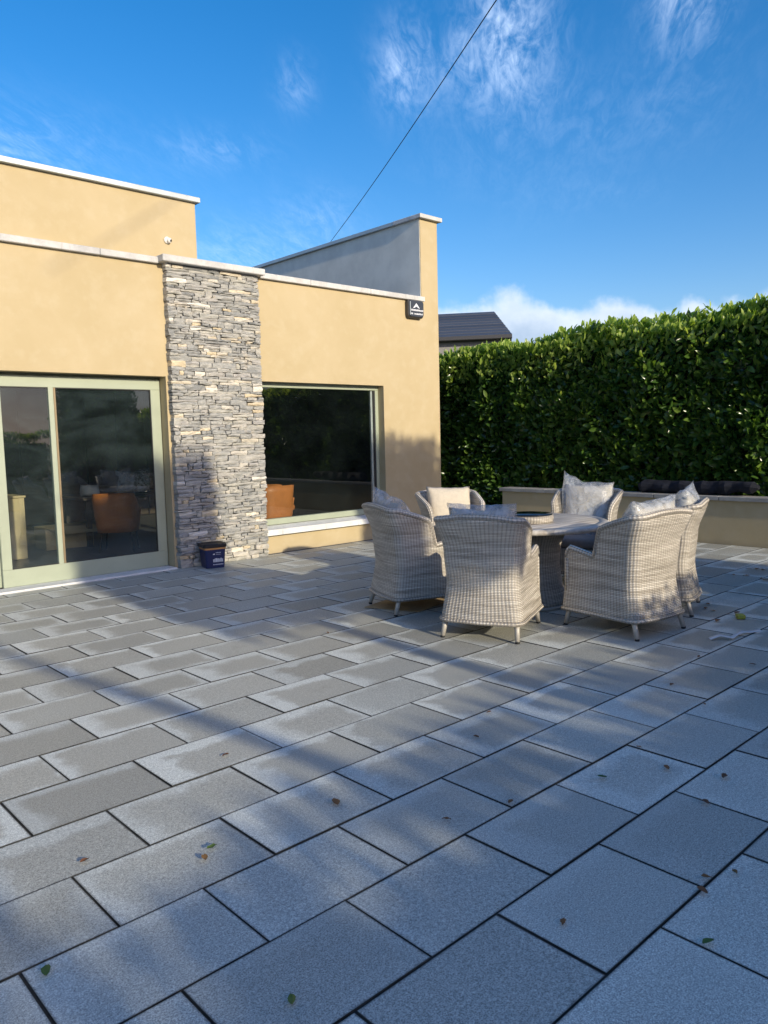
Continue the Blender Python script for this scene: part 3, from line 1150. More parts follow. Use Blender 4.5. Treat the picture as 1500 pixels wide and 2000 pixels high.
def make_wicker():
    tops = chair_tops()
    nc = len(tops)
    nv = 16
    Z0 = .135
    vs, fs, uvs = [], [], []
    base = chair_path(.4)
    arc = [0]
    for a, b in zip(base[:-1], base[1:]):
        arc.append(arc[-1] + math.hypot(a[0] - b[0], a[1] - b[1]))
    TH = .042
    for lay in (0, 1):
        zlow = Z0 if lay == 0 else .34
        for c in range(nc):
            for j in range(nv + 1):
                z = zlow + (tops[c] - zlow) * j / nv
                p = chair_path_cached(z, TH * lay)[c]
                vs.append((p[0], p[1], z))
                uvs.append((arc[c], z))
    n = nv + 1
    B = nc * n
    for c in range(nc - 1):
        for j in range(nv):
            a = c * n + j
            fs.append((a, a + n, a + n + 1, a + 1))
            fs.append((B + a, B + a + 1, B + a + n + 1, B + a + n))
        a = c * n + nv
        fs.append((a, a + n, B + a + n, B + a))
    for c in (0, nc - 1):
        for j in range(nv):
            a = c * n + j
            fs.append((a, a + 1, B + a + 1, B + a) if c == 0 else (a, B + a, B + a + 1, a + 1))
    # front apron, seat deck and underside
    hw, yf = lerp_tab(HW, .2) - .01, lerp_tab(YF, .2)
    b = len(vs)
    for (x_, y_, z_, u_, v_) in [(-hw, yf, Z0, 0, Z0), (hw, yf, Z0, 2 * hw, Z0), (hw, yf - .004, .37, 2 * hw, .37), (-hw, yf - .004, .37, 0, .37),
                                 (-.26, -.27, .372, 0, 1), (.26, -.27, .372, .52, 1), (.26, yf, .372, .52, 1.6), (-.26, yf, .372, 0, 1.6)]:
        vs.append((x_, y_, z_))
        uvs.append((u_, v_))
    fs += [(b, b + 1, b + 2, b + 3), (b + 4, b + 5, b + 6, b + 7)]
    under = chair_path(Z0, .012)
    b = len(vs)
    for p in under:
        vs.append((p[0], p[1], Z0 + .004))
        uvs.append(p)
    fs.append(tuple(range(b, b + len(under))))
    return vs, fs, uvs, tops


_cache = {}


def chair_path_cached(z, inset):
    k = (round(z, 3), inset)
    if k not in _cache:
        _cache[k] = chair_path(z, inset)
    return _cache[k]


def make_chair():
    t = empty('wicker_armchair')
    vs, fs, uvs, tops = make_wicker()
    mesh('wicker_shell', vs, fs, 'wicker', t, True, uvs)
    pts = []
    for c, h in enumerate(tops):
        p = chair_path_cached(h, .021)[c]
        pts.append((p[0], p[1], h - .004))
    f0, f1 = pts[0], pts[-1]
    pts = [(f0[0], f0[1], .15)] + [(f0[0], f0[1] + .001, .4), (f0[0], f0[1], .54)] + pts + [(f1[0], f1[1], .54), (f1[0], f1[1] + .001, .4), (f1[0], f1[1], .15)]
    tube('braided_rim', pts, .0265, 'wicker', t, 8)
    ring = [(p[0] * 1.008, p[1] * 1.008, .14) for p in chair_path(.135)]
    ring = ring + [ring[0]]
    tube('base_band', ring, .017, 'wicker', t, 6)
    for sx in (-1, 1):
        for sy, y0, y1 in ((-1, -.290, -.335), (1, .305, .335)):
            lg = tube('leg', [(sx * .275, y0, .16), (sx * .290, y1, .012)], [.023, .0165], 'leg', t, 10)
            tube('foot', [(sx * .290, y1, .014), (sx * .291, y1 + sy * .001, 0)], [.0175, .0175], 'foot', lg, 10)
    return t


CH = [  # position, facing, cushion state, what singles the chair out
    (4.65, 3.81, 23, 'film', 'nearest the viewer, its back turned, in front of the table'),
    (5.42, 3.11, 83, 'film', 'at the right front of the table, its side and sunlit back showing'),
    (6.22, 3.28, 110, 'film', 'half hidden behind the right front one, at the right of the table'),
    (6.83, 4.40, 198, 'tent', 'at the far side of the table before the planter wall'),
    (6.03, 5.40, 243, 'bare', 'facing the viewer by the house corner, with the bare beige cushion'),
    (4.88, 4.87, -20, 'film', 'at the left of the table, nearest the picture window'),
]
proto = make_chair()
seat_me = None
for k, (cx, cy, fa, state, where) in enumerate(CH):
    t = proto if k == 0 else copy_tree(proto)
    rz = R(fa - 90)
    t.location = (cx, cy, 0)
    t.rotation_euler = (0, 0, rz)
    tag(t, 'grey wicker armchair ' + where, 'armchair', 'wicker armchairs round the patio table')
    Rm = Matrix.Translation((cx, cy, 0)) @ Matrix.Rotation(rz, 4, 'Z')
    short = {0: 'of the nearest wicker armchair', 1: 'of the right front wicker armchair', 2: 'of the half hidden right wicker armchair',
             3: 'of the far wicker armchair before the planter', 4: 'of the wicker armchair by the house corner', 5: 'of the left wicker armchair by the window'}[k]
    # seat cushion
    bm = bmesh.new()
    bm_box(bm, -.245, -.25, .376, .245, .305, .475, .035, 3)
    for v in bm.verts:
        if v.co.z > .43:
            v.co.z += .018 * math.cos(v.co.x * 5) * math.cos(v.co.y * 4)
    sc = from_bm('seat_cushion', bm, 'seat_cushion', None, True)
    sc.matrix_world = Rm
    tag(sc, 'shade-darkened seat cushion ' + short, 'cushion', 'seat cushions of the wicker armchairs')
    pm = pillow_mesh('back_cushion', .50, .47, .17, 'cushion', seed=k, wrinkle=.007)
    bc = link('back_cushion', pm)
    bc.matrix_world = Rm @ Matrix.Translation((0, -.225 if k != 4 else -.20, .755)) @ Matrix.Rotation(R(14), 4, 'X') @ Matrix.Rotation(R([2, -3, 4, 0, -2, 5][k]), 4, 'Y')
    tag(bc, 'beige back cushion ' + short, 'cushion', 'back cushions of the wicker armchairs')
    if state == 'film':
        fm = pillow_mesh('plastic_bag', .545, .52, .235, 'film', seed=k + 11, wrinkle=.021, n=26, pinch=.03, ears=[.02, .03, .09, 0, 0, .06][k], puff=3)
        fo = link('plastic_bag', fm)
        fo.matrix_world = Rm @ Matrix.Translation((0, -.205, .765)) @ Matrix.Rotation(R(14), 4, 'X') @ Matrix.Rotation(R([2, -3, 4, 0, -2, 5][k]), 4, 'Y')
        tag(fo, 'clear crinkled plastic bag over the back cushion ' + short, 'plastic bag', 'plastic bags over the cushions')
    elif state == 'tent':
        fm = pillow_mesh('plastic_bag', .53, .64, .30, 'film', seed=31, wrinkle=.020, n=28, pinch=.02, ears=.11, drape=.16, puff=4)
        fo = link('plastic_bag', fm)
        fo.matrix_world = Rm @ Matrix.Translation((0, -.19, .705)) @ Matrix.Rotation(R(12), 4, 'X')
        tag(fo, 'clear plastic sheet draped tent-like over the cushion ' + short, 'plastic bag', 'plastic bags over the cushions')

# ================================================================== TABLE
tb = tag(empty('patio_table', (5.62, 4.20, 0)), 'round patio table with pale top and wicker pedestal among the armchairs', 'table')
TR = .73
lathe('tabletop', [(0, .700), (TR - .05, .700), (TR - .012, .706), (TR, .722), (TR - .004, .742), (TR - .02, .752), (TR - .085, .755), (TR - .088, .751), (TR - .094, .751), (TR - .097, .755), (.3, .756), (0, .756)], 'table', tb, 72)
lathe('pedestal', [(.37, .03), (.365, .06), (.32, .2), (.295, .38), (.31, .55), (.37, .698)], 'wicker', tb, 44, True, True)
lathe('base_ring', [(.39, 0), (.39, .03), (.36, .032)], 'leg', tb, 44)
ls = tag(empty('lazy_susan', (5.52, 4.09, .757)), 'round tray with dark glass and pale wicker edge on the table', 'tray')
lathe('wicker_edge', [(.19, 0), (.205, .004), (.212, .04), (.208, .062), (.196, .066), (.19, .058), (.0, .056)], 'wicker', ls, 44, True, True)
lathe('glass_disc', [(0, .066), (.2, .066), (.204, .070), (.202, .074), (0, .074)], 'tray_glass', ls, 44)

# cardboard under the left chair
me = mesh('cardboard_sheet', [(4.50, 5.16, .006), (4.70, 4.66, .004), (5.34, 4.80, .012), (5.22, 5.34, .004), (4.50, 5.16, .010), (4.70, 4.66, .008), (5.34, 4.80, .016), (5.22, 5.34, .008)],
          [(3, 2, 1, 0), (4, 5, 6, 7), (0, 1, 5, 4), (1, 2, 6, 5), (2, 3, 7, 6), (3, 0, 4, 7)], 'cardboard')
tag(me, 'flat tan cardboard sheet on the paving under the left armchair', 'cardboard')

# ================================================================== PLANTER
pl = tag(empty('planter_wall', (PX, 6, 0)), 'low cream rendered planter wall with grey coping below the hedge', 'planter')
def pp(o):
    o.parent = pl
    o.location = (-PX, -6, 0)
    return o
pp(boxes('rendered_wall', [(PX, -3.5, -.05, PX + .20, 8.10, .585), (PX + .2, 7.9, -.05, PX + .75, 8.10, .585)], 'render'))
yy = 8.14
while yy > -3.5:
    L = .92
    pp(box('coping_slab', (PX - .045, yy - L + .004, .587, PX + .245, yy - .003, .642), 'planter_cap', None, .005))
    yy -= L
pp(box('soil', (PX + .2, -3.5, -.05, PX + .9, 7.9, .52), 'bark'))
# dark membrane roll on the planter
vs, fs, uvs = tube_data([(PX + .15, y, .735 + .012 * math.sin(y * 5) + (.02 if y < 4.6 else 0)) for y in np.linspace(5.70, 4.02, 22)],
                        [(.05 if i in (0, 21) else .088) + .012 * math.sin(i * 1.7) for i in range(22)], 14)
vs = [v + Vector((0, .25, 1)) * noise.noise(v * 5.0) * .045 + noise.noise_vector(v * 14) * .012 for v in vs]
vs = [Vector((v.x, v.y, max(.6425, min(v.z, .835)))) for v in vs]
o = mesh('membrane_roll', vs, fs, 'membrane', None, False)
tag(o, 'dark rolled membrane lying along the planter coping below the hedge', 'roll')


# ================================================================== FOLIAGE
def leaf_shape():
    """folded leaf along +y, length 1, lying about z = 0"""
    ys = [0, .22, .55, .85, 1.0]
    ws = [.02, .17, .22, .12, .0]
    vs, fs = [], []
    for y_, w_ in zip(ys, ws):
        droop = -.16 * y_ * y_
        vs += [(-w_, y_, droop + w_ * .32), (0, y_, droop), (w_, y_, droop + w_ * .32)]
    for i in range(4):
        a = i * 3
        fs += [(a, a + 1, a + 4, a + 3), (a + 1, a + 2, a + 5, a + 4)]
    return np.array(vs), np.array(fs)


LV, LF = leaf_shape()


def leaf_mass(name, pos, nrm, size, mat, parent, seed, spread=.75, upw=.45, cut=0):
    """leaves at pos leaning outward along nrm; the first `cut` become objects of their own"""
    r = np.random.default_rng(seed)
    n = len(pos)
    ax = nrm * .55 + np.array([0, 0, upw]) + r.normal(0, spread, (n, 3)) * .75
    ax /= np.linalg.norm(ax, axis=1)[:, None]
    nn = nrm * .8 + np.array([0, 0, .35]) + r.normal(0, spread, (n, 3))
    sd_ = np.cross(ax, nn)
    sd_ /= np.linalg.norm(sd_, axis=1)[:, None]
    nn = np.cross(sd_, ax)
    sz = size * r.uniform(.65, 1.25, n)
    Mx = np.stack([sd_, ax, nn], axis=2)
    V = np.einsum('nij,kj->nki', Mx, LV) * sz[:, None, None] + pos[:, None, :]
    k = len(LV)
    rest = np.arange(cut, n)
    me = bpy.data.meshes.new(name)
    v = V[rest].reshape(-1, 3)
    f = (LF[None] + (np.arange(len(rest)) * k)[:, None, None]).reshape(-1, 4)
    me.vertices.add(len(v))
    me.vertices.foreach_set('co', v.astype(np.float32).ravel())
    me.loops.add(f.size)
    me.loops.foreach_set('vertex_index', f.astype(np.int32).ravel())
    me.polygons.add(len(f))
    me.polygons.foreach_set('loop_start', np.arange(0, f.size, 4, dtype=np.int32))
    me.update(calc_edges=True)
    o = link(name, me, mat, parent, True)
    tag(o, kind='stuff')
    if cut:
        lm = bpy.data.meshes.new('leaf')
        lm.from_pydata([tuple(x) for x in LV], [], [tuple(int(i) for i in q) for q in LF])
        lm.materials.append(M[mat])
        lm.polygons.foreach_set('use_smooth', [True] * len(lm.polygons))
        for i in range(cut):
            lo = bpy.data.objects.new('leaf', lm)
            COL.objects.link(lo)
            lo.parent = parent
            mm = Matrix([[*(Mx[i][a] * sz[i]), pos[i][a]] for a in range(3)] + [[0, 0, 0, 1]])
            lo.matrix_local = mm
    return o


def bumps(a, b, seed):
    return np.array([noise.noise(Vector((p * .8, q * .8, seed))) * .20 + noise.noise(Vector((p * 2.3, q * 2.3, seed + 5))) * .14 for p, q in zip(a, b)])


def hedge(name, x0, x1, y0, y1, h0, h1, dens, size, label, seed, cut=0, faces=('x0', 'top', 'y0', 'y1', 'x1'), core=.16, topfluff=.12):
    """clipped hedge: dark core with leaves over its faces; top runs from h0 (at the low end) to h1 along its long side"""
    cxm, cym = (x0 + x1) / 2, (y0 + y1) / 2
    root = tag(empty(name, (cxm, cym, 0)), label, 'hedge')
    rg = np.random.default_rng(seed)
    longy = (y1 - y0) > (x1 - x0)
    def H(x, y):
        t_ = (y - y0) / (y1 - y0) if longy else (x - x0) / (x1 - x0)
        return h0 + (h1 - h0) * t_
    bm = bmesh.new()
    bm_box(bm, x0 + core, y0 + core, -.05, x1 - core, y1 - core, 1)
    for v in bm.verts:
        if v.co.z > .5:
            v.co.z = float(H(v.co.x, v.co.y)) - min(core, .07)
    c = from_bm('branch_core', bm, 'hedge_core', root)
    c.location = (-cxm, -cym, 0)
    P_, N_ = [], []
    for fc in faces:
        if fc in ('x0', 'x1'):
            n = int((y1 - y0) * max(h0, h1) * dens)
            y = rg.uniform(y0, y1, n)
            x = np.full(n, x0 if fc == 'x0' else x1)
            z = rg.uniform(.02, 1, n) * H(x, y)
            d = bumps(y, z, seed) + np.abs(rg.normal(0, .06, n)) - .03
            s_ = -1 if fc == 'x0' else 1
            x = x - s_ * d
            nv = np.tile([s_, 0, 0], (n, 1))
        elif fc in ('y0', 'y1'):
            n = int((x1 - x0) * max(h0, h1) * dens)
            x = rg.uniform(x0, x1, n)
            y = np.full(n, y0 if fc == 'y0' else y1)
            z = rg.uniform(.02, 1, n) * H(x, y)
            s_ = -1 if fc == 'y0' else 1
            y = y - s_ * (bumps(x, z, seed) + np.abs(rg.normal(0, .06, n)) - .03)
            nv = np.tile([0, s_, 0], (n, 1))
        else:
            n = int((x1 - x0) * (y1 - y0) * dens)
            x = rg.uniform(x0, x1, n)
            y = rg.uniform(y0, y1, n)
            z = H(x, y) + bumps(x, y, seed + 3) * .7 + rg.uniform(-.12, 1, n) * topfluff - .06
            nv = np.tile([0, 0, 1.0], (n, 1))
        P_.append(np.stack([x - cxm, y - cym, z], 1))
        N_.append(nv)
    P_ = np.concatenate(P_)
    N_ = np.concatenate(N_).astype(float)
    if cut:
        # the leaves that show largest come first
        w = P_ + np.array([cxm, cym, 0])
        u = np.array([project(*q) for q in w])
        d = np.linalg.norm(w - np.array(CAM), axis=1)
        ok = (u[:, 0] > 870) & (u[:, 0] < 1495) & (u[:, 1] > 560) & (u[:, 1] < 940) & (w[:, 0] < x0 + .02)
        d[~ok] += 1000
        order = np.argsort(d)
        P_, N_ = P_[order], N_[order]
    hh = np.array([H(a_ + cxm, b_ + cym) for a_, b_ in P_[:, :2]])
    zone = .10 + np.abs(rg.normal(0, .30, len(hh))) * np.clip(.35 + .11 * (P_[:, 1] + cym - 3), .3, 1.1)  # painted sunlit band below the top, deeper towards the far end
    sunlit_young = (P_[:, 2] > hh - zone) & (rg.random(len(hh)) < .75)
    sunlit_young[:cut] = False
    leaf_mass('foliage', P_[~sunlit_young], N_[~sunlit_young], size, 'leaf', root, seed, cut=cut)
    if sunlit_young.any():
        nn_ = N_[sunlit_young] * .3 + rg.normal(0, 1, (int(sunlit_young.sum()), 3)) * np.array([.6, .8, .1]) + np.array([-.45, -1.25, .15])
        leaf_mass('sunlit_young_growth', P_[sunlit_young] + N_[sunlit_young] * .05 + np.array([-.02, 0, .04]), nn_, size * .85, 'sunlit_young_leaf', root, seed + 50, upw=.75, spread=.55)
    return root


hedge('laurel_hedge', 10.86, 12.3, 3.5, 12.0, 3.02, 2.84, 950, .138, 'tall dark green laurel hedge behind the planter wall', 21, cut=299, faces=('x0', 'top'), topfluff=.16, core=.20)
hedge('laurel_hedge', 10.90, 12.3, -7.5, 3.45, 2.2, 2.62, 240, .19, 'laurel hedge carrying on out of the picture on the right', 22, faces=('x0', 'top'))

# out-of-view hedges and clipped tree added for shade; they show in the glass
hedge('shade_hedge', -9, 5.0, -6.2, -5.0, 2.30, 2.35, 200, .16, 'unseen low clipped hedge added behind the viewer to cast shade', 23, faces=('y1', 'y0', 'top'))
hedge('shade_hedge', 4.62, 6.9, -2.6, -1.6, 1.66, 1.66, 420, .10, 'unseen slightly higher clipped hedge added to shade the right foreground', 24, faces=('y1', 'y0', 'top'), topfluff=.06)
hedge('shade_hedge', 6.94, 8.52, -1.6, -.6, 4.42, 4.38, 600, .10, 'unseen tall clipped hedge block shading the house from the right of the terrace', 25, faces=('y1', 'y0', 'x0', 'x1', 'top'), topfluff=.14, core=.09)


def shade_caster(x0, x1, z0, z1, y, label, seed):
    root = tag(empty('shade_caster', ((x0 + x1) / 2, y, 0)), label, 'tree')
    tube('trunk', [(0, 0, -.05), (.02, 0, 1.2), (0, 0, z0 + .3)], [.12, .09, .07], 'bark', root, 10)
    rg = np.random.default_rng(seed)
    hw, hd = (x1 - x0) / 2, .6
    core_ = box('branch_core', (-hw + .1, -hd + .1, z0 + .1, hw - .1, hd - .1, z1 - .1), 'hedge_core', root)
    n = 2600
    p = rg.uniform(-1, 1, (n, 3))
    ax = rg.integers(0, 3, n)
    for i in range(n):
        p[i, ax[i]] = np.sign(p[i, ax[i]]) * rg.uniform(.9, 1.0)
    nv = np.sign(p) * (np.arange(3)[None] == ax[:, None])
    p = p * np.array([hw, hd, (z1 - z0) / 2]) + np.array([0, 0, (z0 + z1) / 2])
    leaf_mass('crown', p, nv.astype(float), .15, 'leaf', root, seed, upw=.1)
    return root


shade_caster(2.62, 4.18, 2.78, 4.90, -2.9, 'unseen box-clipped tree added behind the viewer to cast shade', 41)  # invented crown, shaped to shade the door edge and pillar foot
lt = tag(empty('leaning_tree', (1.95, -4.3, 0)), 'bare leaning tree stem behind the viewer', 'tree')
tube('trunk', [(.3, 0, -.05), (.05, 0, 1.3), (-.12, 0, 2.1), (-.45, 0, 2.7), (-.85, 0, 3.3), (-1.05, 0, 3.9)], [.10, .085, .075, .07, .055, .03], 'bark', lt, 10)

# ================================================================== NEIGHBOUR'S HOUSE
nh = tag(empty('neighbour_house', (26, 20, 0)), 'distant grey house with dark slate roof showing above the hedge', 'house')
# eaves run from the left to a hip at the right
A = Vector((20.2, 19.5, 0)); Bv = Vector((21.9, 17.35, 0))
dirv = (Bv - A).normalized()
bk = Vector((-dirv.y, dirv.x, 0))
if bk.dot(_f) < 0:
    bk = -bk
c0, c1 = A - dirv * 6.0, Bv
def w2(p, z): return (p.x - 26, p.y - 20, z)
mesh('wall', [w2(c0, 0), w2(c1, 0), w2(c1 + bk * 6, 0), w2(c0 + bk * 6, 0), w2(c0, 4.93), w2(c1, 4.93), w2(c1 + bk * 6, 4.93), w2(c0 + bk * 6, 4.93)],
     [(0, 1, 5, 4), (1, 2, 6, 5), (2, 3, 7, 6), (3, 0, 4, 7), (4, 5, 6, 7)], 'far_wall', nh)
e0, e1 = c0 - dirv * .25 - bk * .3, c1 + dirv * .35 - bk * .3
ef0, ef1 = e0 + bk * 6.6, e1 + bk * 6.6
r0, r1 = c0 + bk * 3, c1 - dirv * .3 + bk * 3
EZ, RZ = 4.96, 6.28
roof = mesh('roof', [w2(e0, EZ), w2(e1, EZ), w2(ef1, EZ), w2(ef0, EZ), w2(r0, RZ), w2(r1, RZ)], [(0, 1, 5, 4), (1, 2, 5), (2, 3, 4, 5), (3, 0, 4)], 'slate', nh)
# slate courses as thin lapped strips
for k in range(9):
    f0, f1 = k / 9, (k + 1) / 9
    a0, a1 = e0.lerp(r0, f0), e1.lerp(r1, f0)
    b0, b1 = e0.lerp(r0, f1), e1.lerp(r1, f1)
    za, zb = EZ + (RZ - EZ) * f0, EZ + (RZ - EZ) * f1
    o = mesh('slate_course', [w2(a0, za + .035), w2(a1, za + .035), w2(b1, zb + .012), w2(b0, zb + .012), w2(a0, za + .005), w2(a1, za + .005)],
             [(0, 1, 2, 3), (4, 5, 1, 0)], 'slate', roof)
o = mesh('gutter', [w2(e0, EZ - .12), w2(e1, EZ - .12), w2(e1, EZ + .03), w2(e0, EZ + .03), w2(e0 - bk * .1, EZ - .10), w2(e1 - bk * .1, EZ - .10), w2(e1 - bk * .1, EZ + .02), w2(e0 - bk * .1, EZ + .02)],
         [(0, 1, 2, 3), (4, 5, 6, 7), (0, 1, 5, 4), (3, 2, 6, 7), (1, 2, 6, 5), (0, 3, 7, 4)], 'dark_trim', nh)

# ================================================================== CABLE, ALARM, CAMERA
def ray(px, py):
    return (_f + RIGHT * ((px - 750) / FPX) - UP * ((py - 1000) / FPX))
ca = CAM + ray(648, 469) * 30
cb = CAM + ray(972, -4) * 12.5
ce = cb + (cb - ca) * .9
pts = []
for i in range(61):
    q = -.3 + 2.2 * i / 60
    p = ca.lerp(cb, q)
    p.z -= .10 * math.sin(max(0, min(1, q)) * math.pi)
    pts.append(p)
tag(tube('overhead_cable', pts, .0105, 'cable', None, 6), 'thin dark overhead cable slanting across the blue sky', 'cable')

al = tag(empty('alarm_box', (8.625, WF, 3.478)), 'dark alarm box with white peak emblem on the house wall under the coping', 'alarm')
def rounded(name, w, h, d0, d1, r, mat, parent, bulge=0):
    bm = bmesh.new()
    ring0, ring1, ring2 = [], [], []
    n = 6
    pts = []
    for cx_, cz_, a0 in ((w / 2 - r, h / 2 - r, 0), (-w / 2 + r, h / 2 - r, 90), (-w / 2 + r, -h / 2 + r, 180), (w / 2 - r, -h / 2 + r, 270)):
        for k in range(n + 1):
            a = R(a0 + 90 * k / n)
            pts.append((cx_ + r * math.cos(a), cz_ + r * math.sin(a)))
    pts = [(x_ + bulge * (z_ / h), z_) for x_, z_ in pts]
    a_ = [bm.verts.new((x_, -d0, z_)) for x_, z_ in pts]
    b_ = [bm.verts.new((x_, -d1 + .012, z_)) for x_, z_ in pts]
    c_ = [bm.verts.new((x_ * .93, -d1, z_ * .93)) for x_, z_ in pts]
    k = len(pts)
    for p_, q_ in ((a_, b_), (b_, c_)):
        for i in range(k):
            bm.faces.new((p_[i], p_[(i + 1) % k], q_[(i + 1) % k], q_[i]))
    bm.faces.new(c_)
    bm.faces.new(list(reversed(a_)))
    return from_bm(name, bm, mat, parent)
rounded('casing', .335, .275, .0, .075, .05, 'alarm_rim', al)
cv_ = rounded('cover', .315, .255, .072, .092, .045, 'alarm', al)
mesh('emblem', [(-.085, -.0935, .005), (-.01, -.0935, .082), (.065, -.0935, .005), (.03, -.0935, .012), (-.01, -.0935, .034), (-.045, -.0935, .012)], [(0, 1, 5), (1, 4, 5), (1, 3, 4), (1, 2, 3)], 'print', cv_)
rt = random.Random(3)
def text_marks(name, x0, x1, z0, z1, y, parent, r, gaps=()):
    """illegible small lettering: thin upright strokes"""
    vs, fs = [], []
    x_ = x0
    i = 0
    while x_ < x1:
        w_ = r.uniform(.007, .013)
        if i not in gaps:
            b = len(vs)
            dz = r.uniform(0, .3) * (z1 - z0)
            vs += [(x_, y, z0), (x_ + w_, y, z0), (x_ + w_, y, z1 - dz), (x_, y, z1 - dz)]
            fs.append((b, b + 1, b + 2, b + 3))
        x_ += w_ + .0035
        i += 1
    return mesh(name, vs, fs, 'print', parent)
text_marks('lettering', -.125, .125, -.036, -.008, -.0935, cv_, rt)
text_marks('lettering', -.125, .125, -.090, -.064, -.0935, cv_, rt, (3, 4))
al.rotation_euler = (0, 0, 0)
box('edge_strip', (-.148, -.0945, -.10, -.136, -.0925, .10), 'metal_trim', al)

sc_ = tag(empty('security_camera', (4.625, 8.728, 3.948)), 'small round white security camera on the upper house wall', 'camera')
o = lathe('mount', [(0, 0), (.062, 0), (.062, .018), (.05, .03), (0, .03)], 'white_plastic', sc_, 24)
o.rotation_euler = (R(90), 0, 0)
o = lathe('eyeball', [(0, .02), (.03, .022), (.046, .045), (.046, .07), (.03, .09), (0, .094)], 'white_plastic', sc_, 24)
o.rotation_euler = (R(100), 0, R(25))
sc_.scale = (.66, .66, .66)
l_ = lathe('lens', [(0, .0935), (.024, .0935), (.022, .098), (0, .099)], 'lens', o, 20)

# ================================================================== BUCKET
bk_ = tag(empty('plastic_bucket', (4.80, 8.30, 0), R(-13)), 'navy blue plastic bucket with black lid by the stone pillar', 'bucket')
def rsq(w, r, z, n=5, d=1.0):
    p = []
    for sx, sy, a0 in ((1, 1, 0), (-1, 1, 90), (-1, -1, 180), (1, -1, 270)):
        for k in range(n + 1):
            a = R(a0 + 90 * k / n)
            p.append((sx * (w - r) + r * math.cos(a), (sy * (w - r) + r * math.sin(a)) * d, z))
    return p
def loft(name, rings, mat, parent, cap=True):
    k = len(rings[0])
    vs = [p for r_ in rings for p in r_]
    fs = []
    for i in range(len(rings) - 1):
        for j in range(k):
            fs.append((i * k + j, i * k + (j + 1) % k, (i + 1) * k + (j + 1) % k, (i + 1) * k + j))
    fs.append(tuple(reversed(range(k))))
    fs.append(tuple((len(rings) - 1) * k + j for j in range(k)))
    return mesh(name, vs, fs, mat, parent)
body = loft('body', [rsq(.113, .03, 0), rsq(.116, .03, .01), rsq(.131, .035, .235)], 'navy', bk_)
loft('band', [rsq(.1345, .035, .228), rsq(.1365, .035, .252)], 'tan_band', bk_)
loft('lid', [rsq(.139, .036, .250), rsq(.145, .04, .256), rsq(.145, .04, .287), rsq(.138, .036, .294), rsq(.118, .03, .290), rsq(.11, .03, .286)], 'lid', bk_)
rb = random.Random(8)
text_marks('lettering', -.035, .085, .075, .125, -.1305, body, rb)
text_marks('lettering', -.035, .09, .040, .053, -.1265, body, rb)
text_marks('lettering', .0, .06, .185, .195, -.1335, body, rb)
text_marks('lettering', .0, .06, .165, .170, -.1325, body, rb)
text_marks('lettering', -.035, -.02, .165, .182, -.1325, body, rb)

# ================================================================== LITTER ON THE PAVING
def G(px, py):
    d = ray(px, py)
    t_ = -CAM.z / d.z
    return CAM + d * t_


rl = random.Random(17)
LEAVES = []


def fallen(px, py, size, mat, label, group):
    p = G(px, py)
    vs = []
    for v in LV:
        vs.append((v[0] * size * 1.05, (v[1] - .5) * size * .85, .006 + abs(v[0]) * size * .5 + rl.uniform(0, .006) + .10 * size * (v[1] - .5) ** 2))
    o = mesh('fallen_leaf', vs, [tuple(int(i) for i in q) for q in LF], mat, None, True)
    st = tube_data([(0, -.5 * size, .006), (.01, -.72 * size, .01)], .0015, 4)
    o.location = (p.x, p.y, 0.001)
    o.rotation_euler = (0, 0, rl.uniform(0, 6.28))
    tag(o, label, 'leaf', group)
    LEAVES.append(o)
    return o


fallen(656, 1571, .075, 'dead_leaf', 'curled rust-brown leaf on a pale-edged slab, the largest one left of the middle', 'fallen leaves on the paving')
fallen(90, 1902, .060, 'green_leaf', 'yellowish leaf at the bottom left corner of the paving', 'fallen leaves on the paving')
for px, py, w in ((414, 1659, 'left of the middle'), (570, 1959, 'at the bottom edge of the picture'), (1383, 1845, 'at the lower right'), (1176, 1521, 'right of the middle')):
    fallen(px, py, .05, 'green_leaf', 'small green leaf lying on the paving ' + w, 'fallen leaves on the paving')
for px, py in ((1302, 1503), (1380, 1718), (1372, 1745), (872, 1604), (1415, 1520), (997, 1570), (930, 1442), (1312, 1340), (1365, 1285), (1435, 1708), (1378, 1570), (400, 1680), (640, 1238),
               (165, 1685), (441, 1478), (1100, 1805), (1248, 1462), (1375, 1378), (955, 1394), (1470, 1300)):
    fallen(px, py, rl.uniform(.028, .055), 'dead_leaf', 'small brown leaf scrap lying on the grey paving', 'small brown leaf scraps')
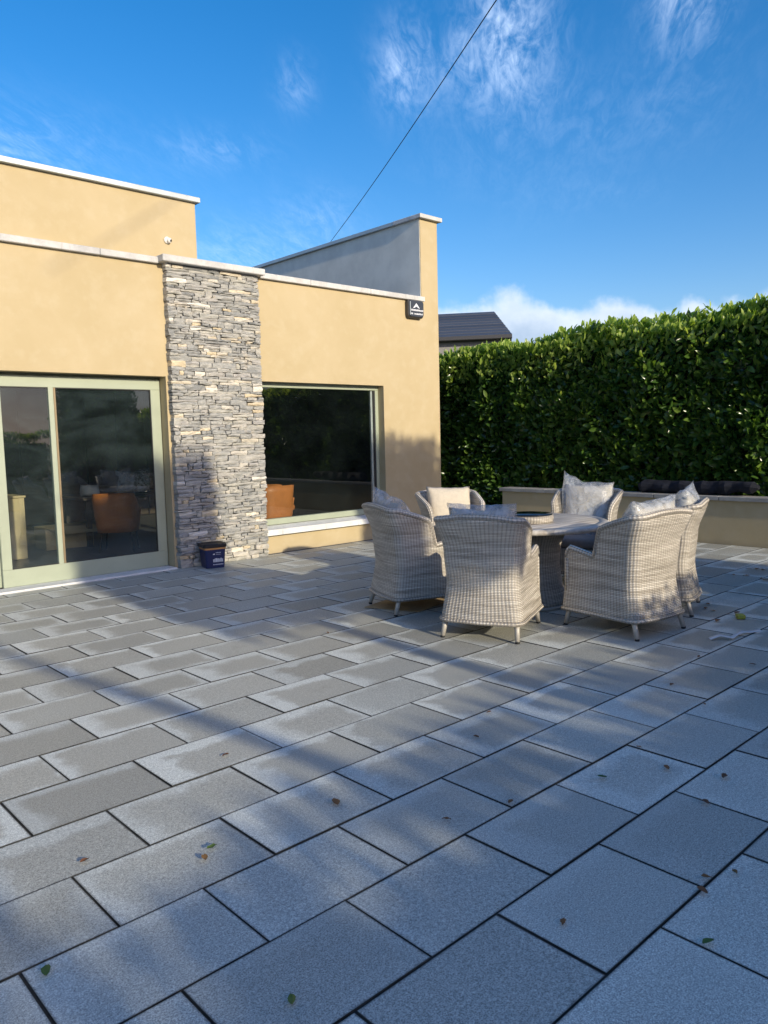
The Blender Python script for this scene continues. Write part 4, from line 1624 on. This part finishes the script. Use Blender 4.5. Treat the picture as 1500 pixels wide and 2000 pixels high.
for px, py in ((1462, 1112), (1478, 1113), (1490, 1115), (1432, 1124), (1458, 1126), (1488, 1132), (1496, 1134), (1382, 1182), (1378, 1190), (1392, 1195), (1402, 1215), (1440, 1199)):
    fallen(px, py, rl.uniform(.06, .10), 'dead_leaf', 'dry brown leaf on the paving at the right behind the armchairs', 'dry leaves at the right')
p = G(1446, 1208)
bm = bmesh.new()
bm_box(bm, -.045, -.03, 0, .045, .03, .035, .01, 2)
for v in bm.verts:
    v.co += noise.noise_vector(v.co * 30) * .008
    v.co.z = max(.001, v.co.z)
o = from_bm('lime_wrapper', bm, 'lime', None, True)
o.location = (p.x, p.y, .001)
o.rotation_euler = (0, 0, .6)
tag(o, 'small crumpled lime green wrapper on the paving at the right', 'wrapper')
a, b_, c_, d_ = G(1386, 1250), G(1430, 1250), G(1450, 1240), G(1486, 1238)
s1 = [a, G(1405, 1247), b_, G(1440, 1243), c_, G(1462, 1237), d_]
vs, fs = [], []
for i, q in enumerate(s1):
    zz = .006 + .018 * abs(math.sin(i * 1.3))
    w_ = .016
    vs += [(q.x - w_, q.y - w_, zz), (q.x + w_, q.y + w_, zz + .006), (q.x + w_, q.y + w_, zz + .008), (q.x - w_, q.y - w_, zz + .002)]
for i in range(len(s1) - 1):
    k = i * 4
    for j in range(4):
        fs.append((k + j, k + (j + 1) % 4, k + 4 + (j + 1) % 4, k + 4 + j))
o = mesh('plastic_strap', vs, fs, 'strap', None, True)
tag(o, 'twisted white plastic strap lying on the paving at the far right', 'strap')

ORD = ['nearest', 'second nearest', 'third nearest', 'fourth nearest', 'fifth nearest', 'sixth nearest', 'seventh nearest', 'eighth nearest', 'ninth nearest', 'tenth nearest',
       'eleventh nearest', 'twelfth nearest', 'thirteenth nearest', 'fourteenth nearest', 'fifteenth nearest', 'sixteenth nearest', 'seventeenth nearest', 'eighteenth nearest',
       'nineteenth nearest', 'farthest']
for grp, text in (('small brown leaf scraps', 'small brown leaf scrap on the grey paving, %s to the viewer'),
                  ('dry leaves at the right', 'dry brown leaf right of the armchairs, %s to the viewer there')):
    L = sorted([o for o in LEAVES if o.get('group') == grp], key=lambda o: o.location.length)
    for k, o in enumerate(L):
        o['label'] = text % ('farthest' if k == len(L) - 1 else ORD[k])
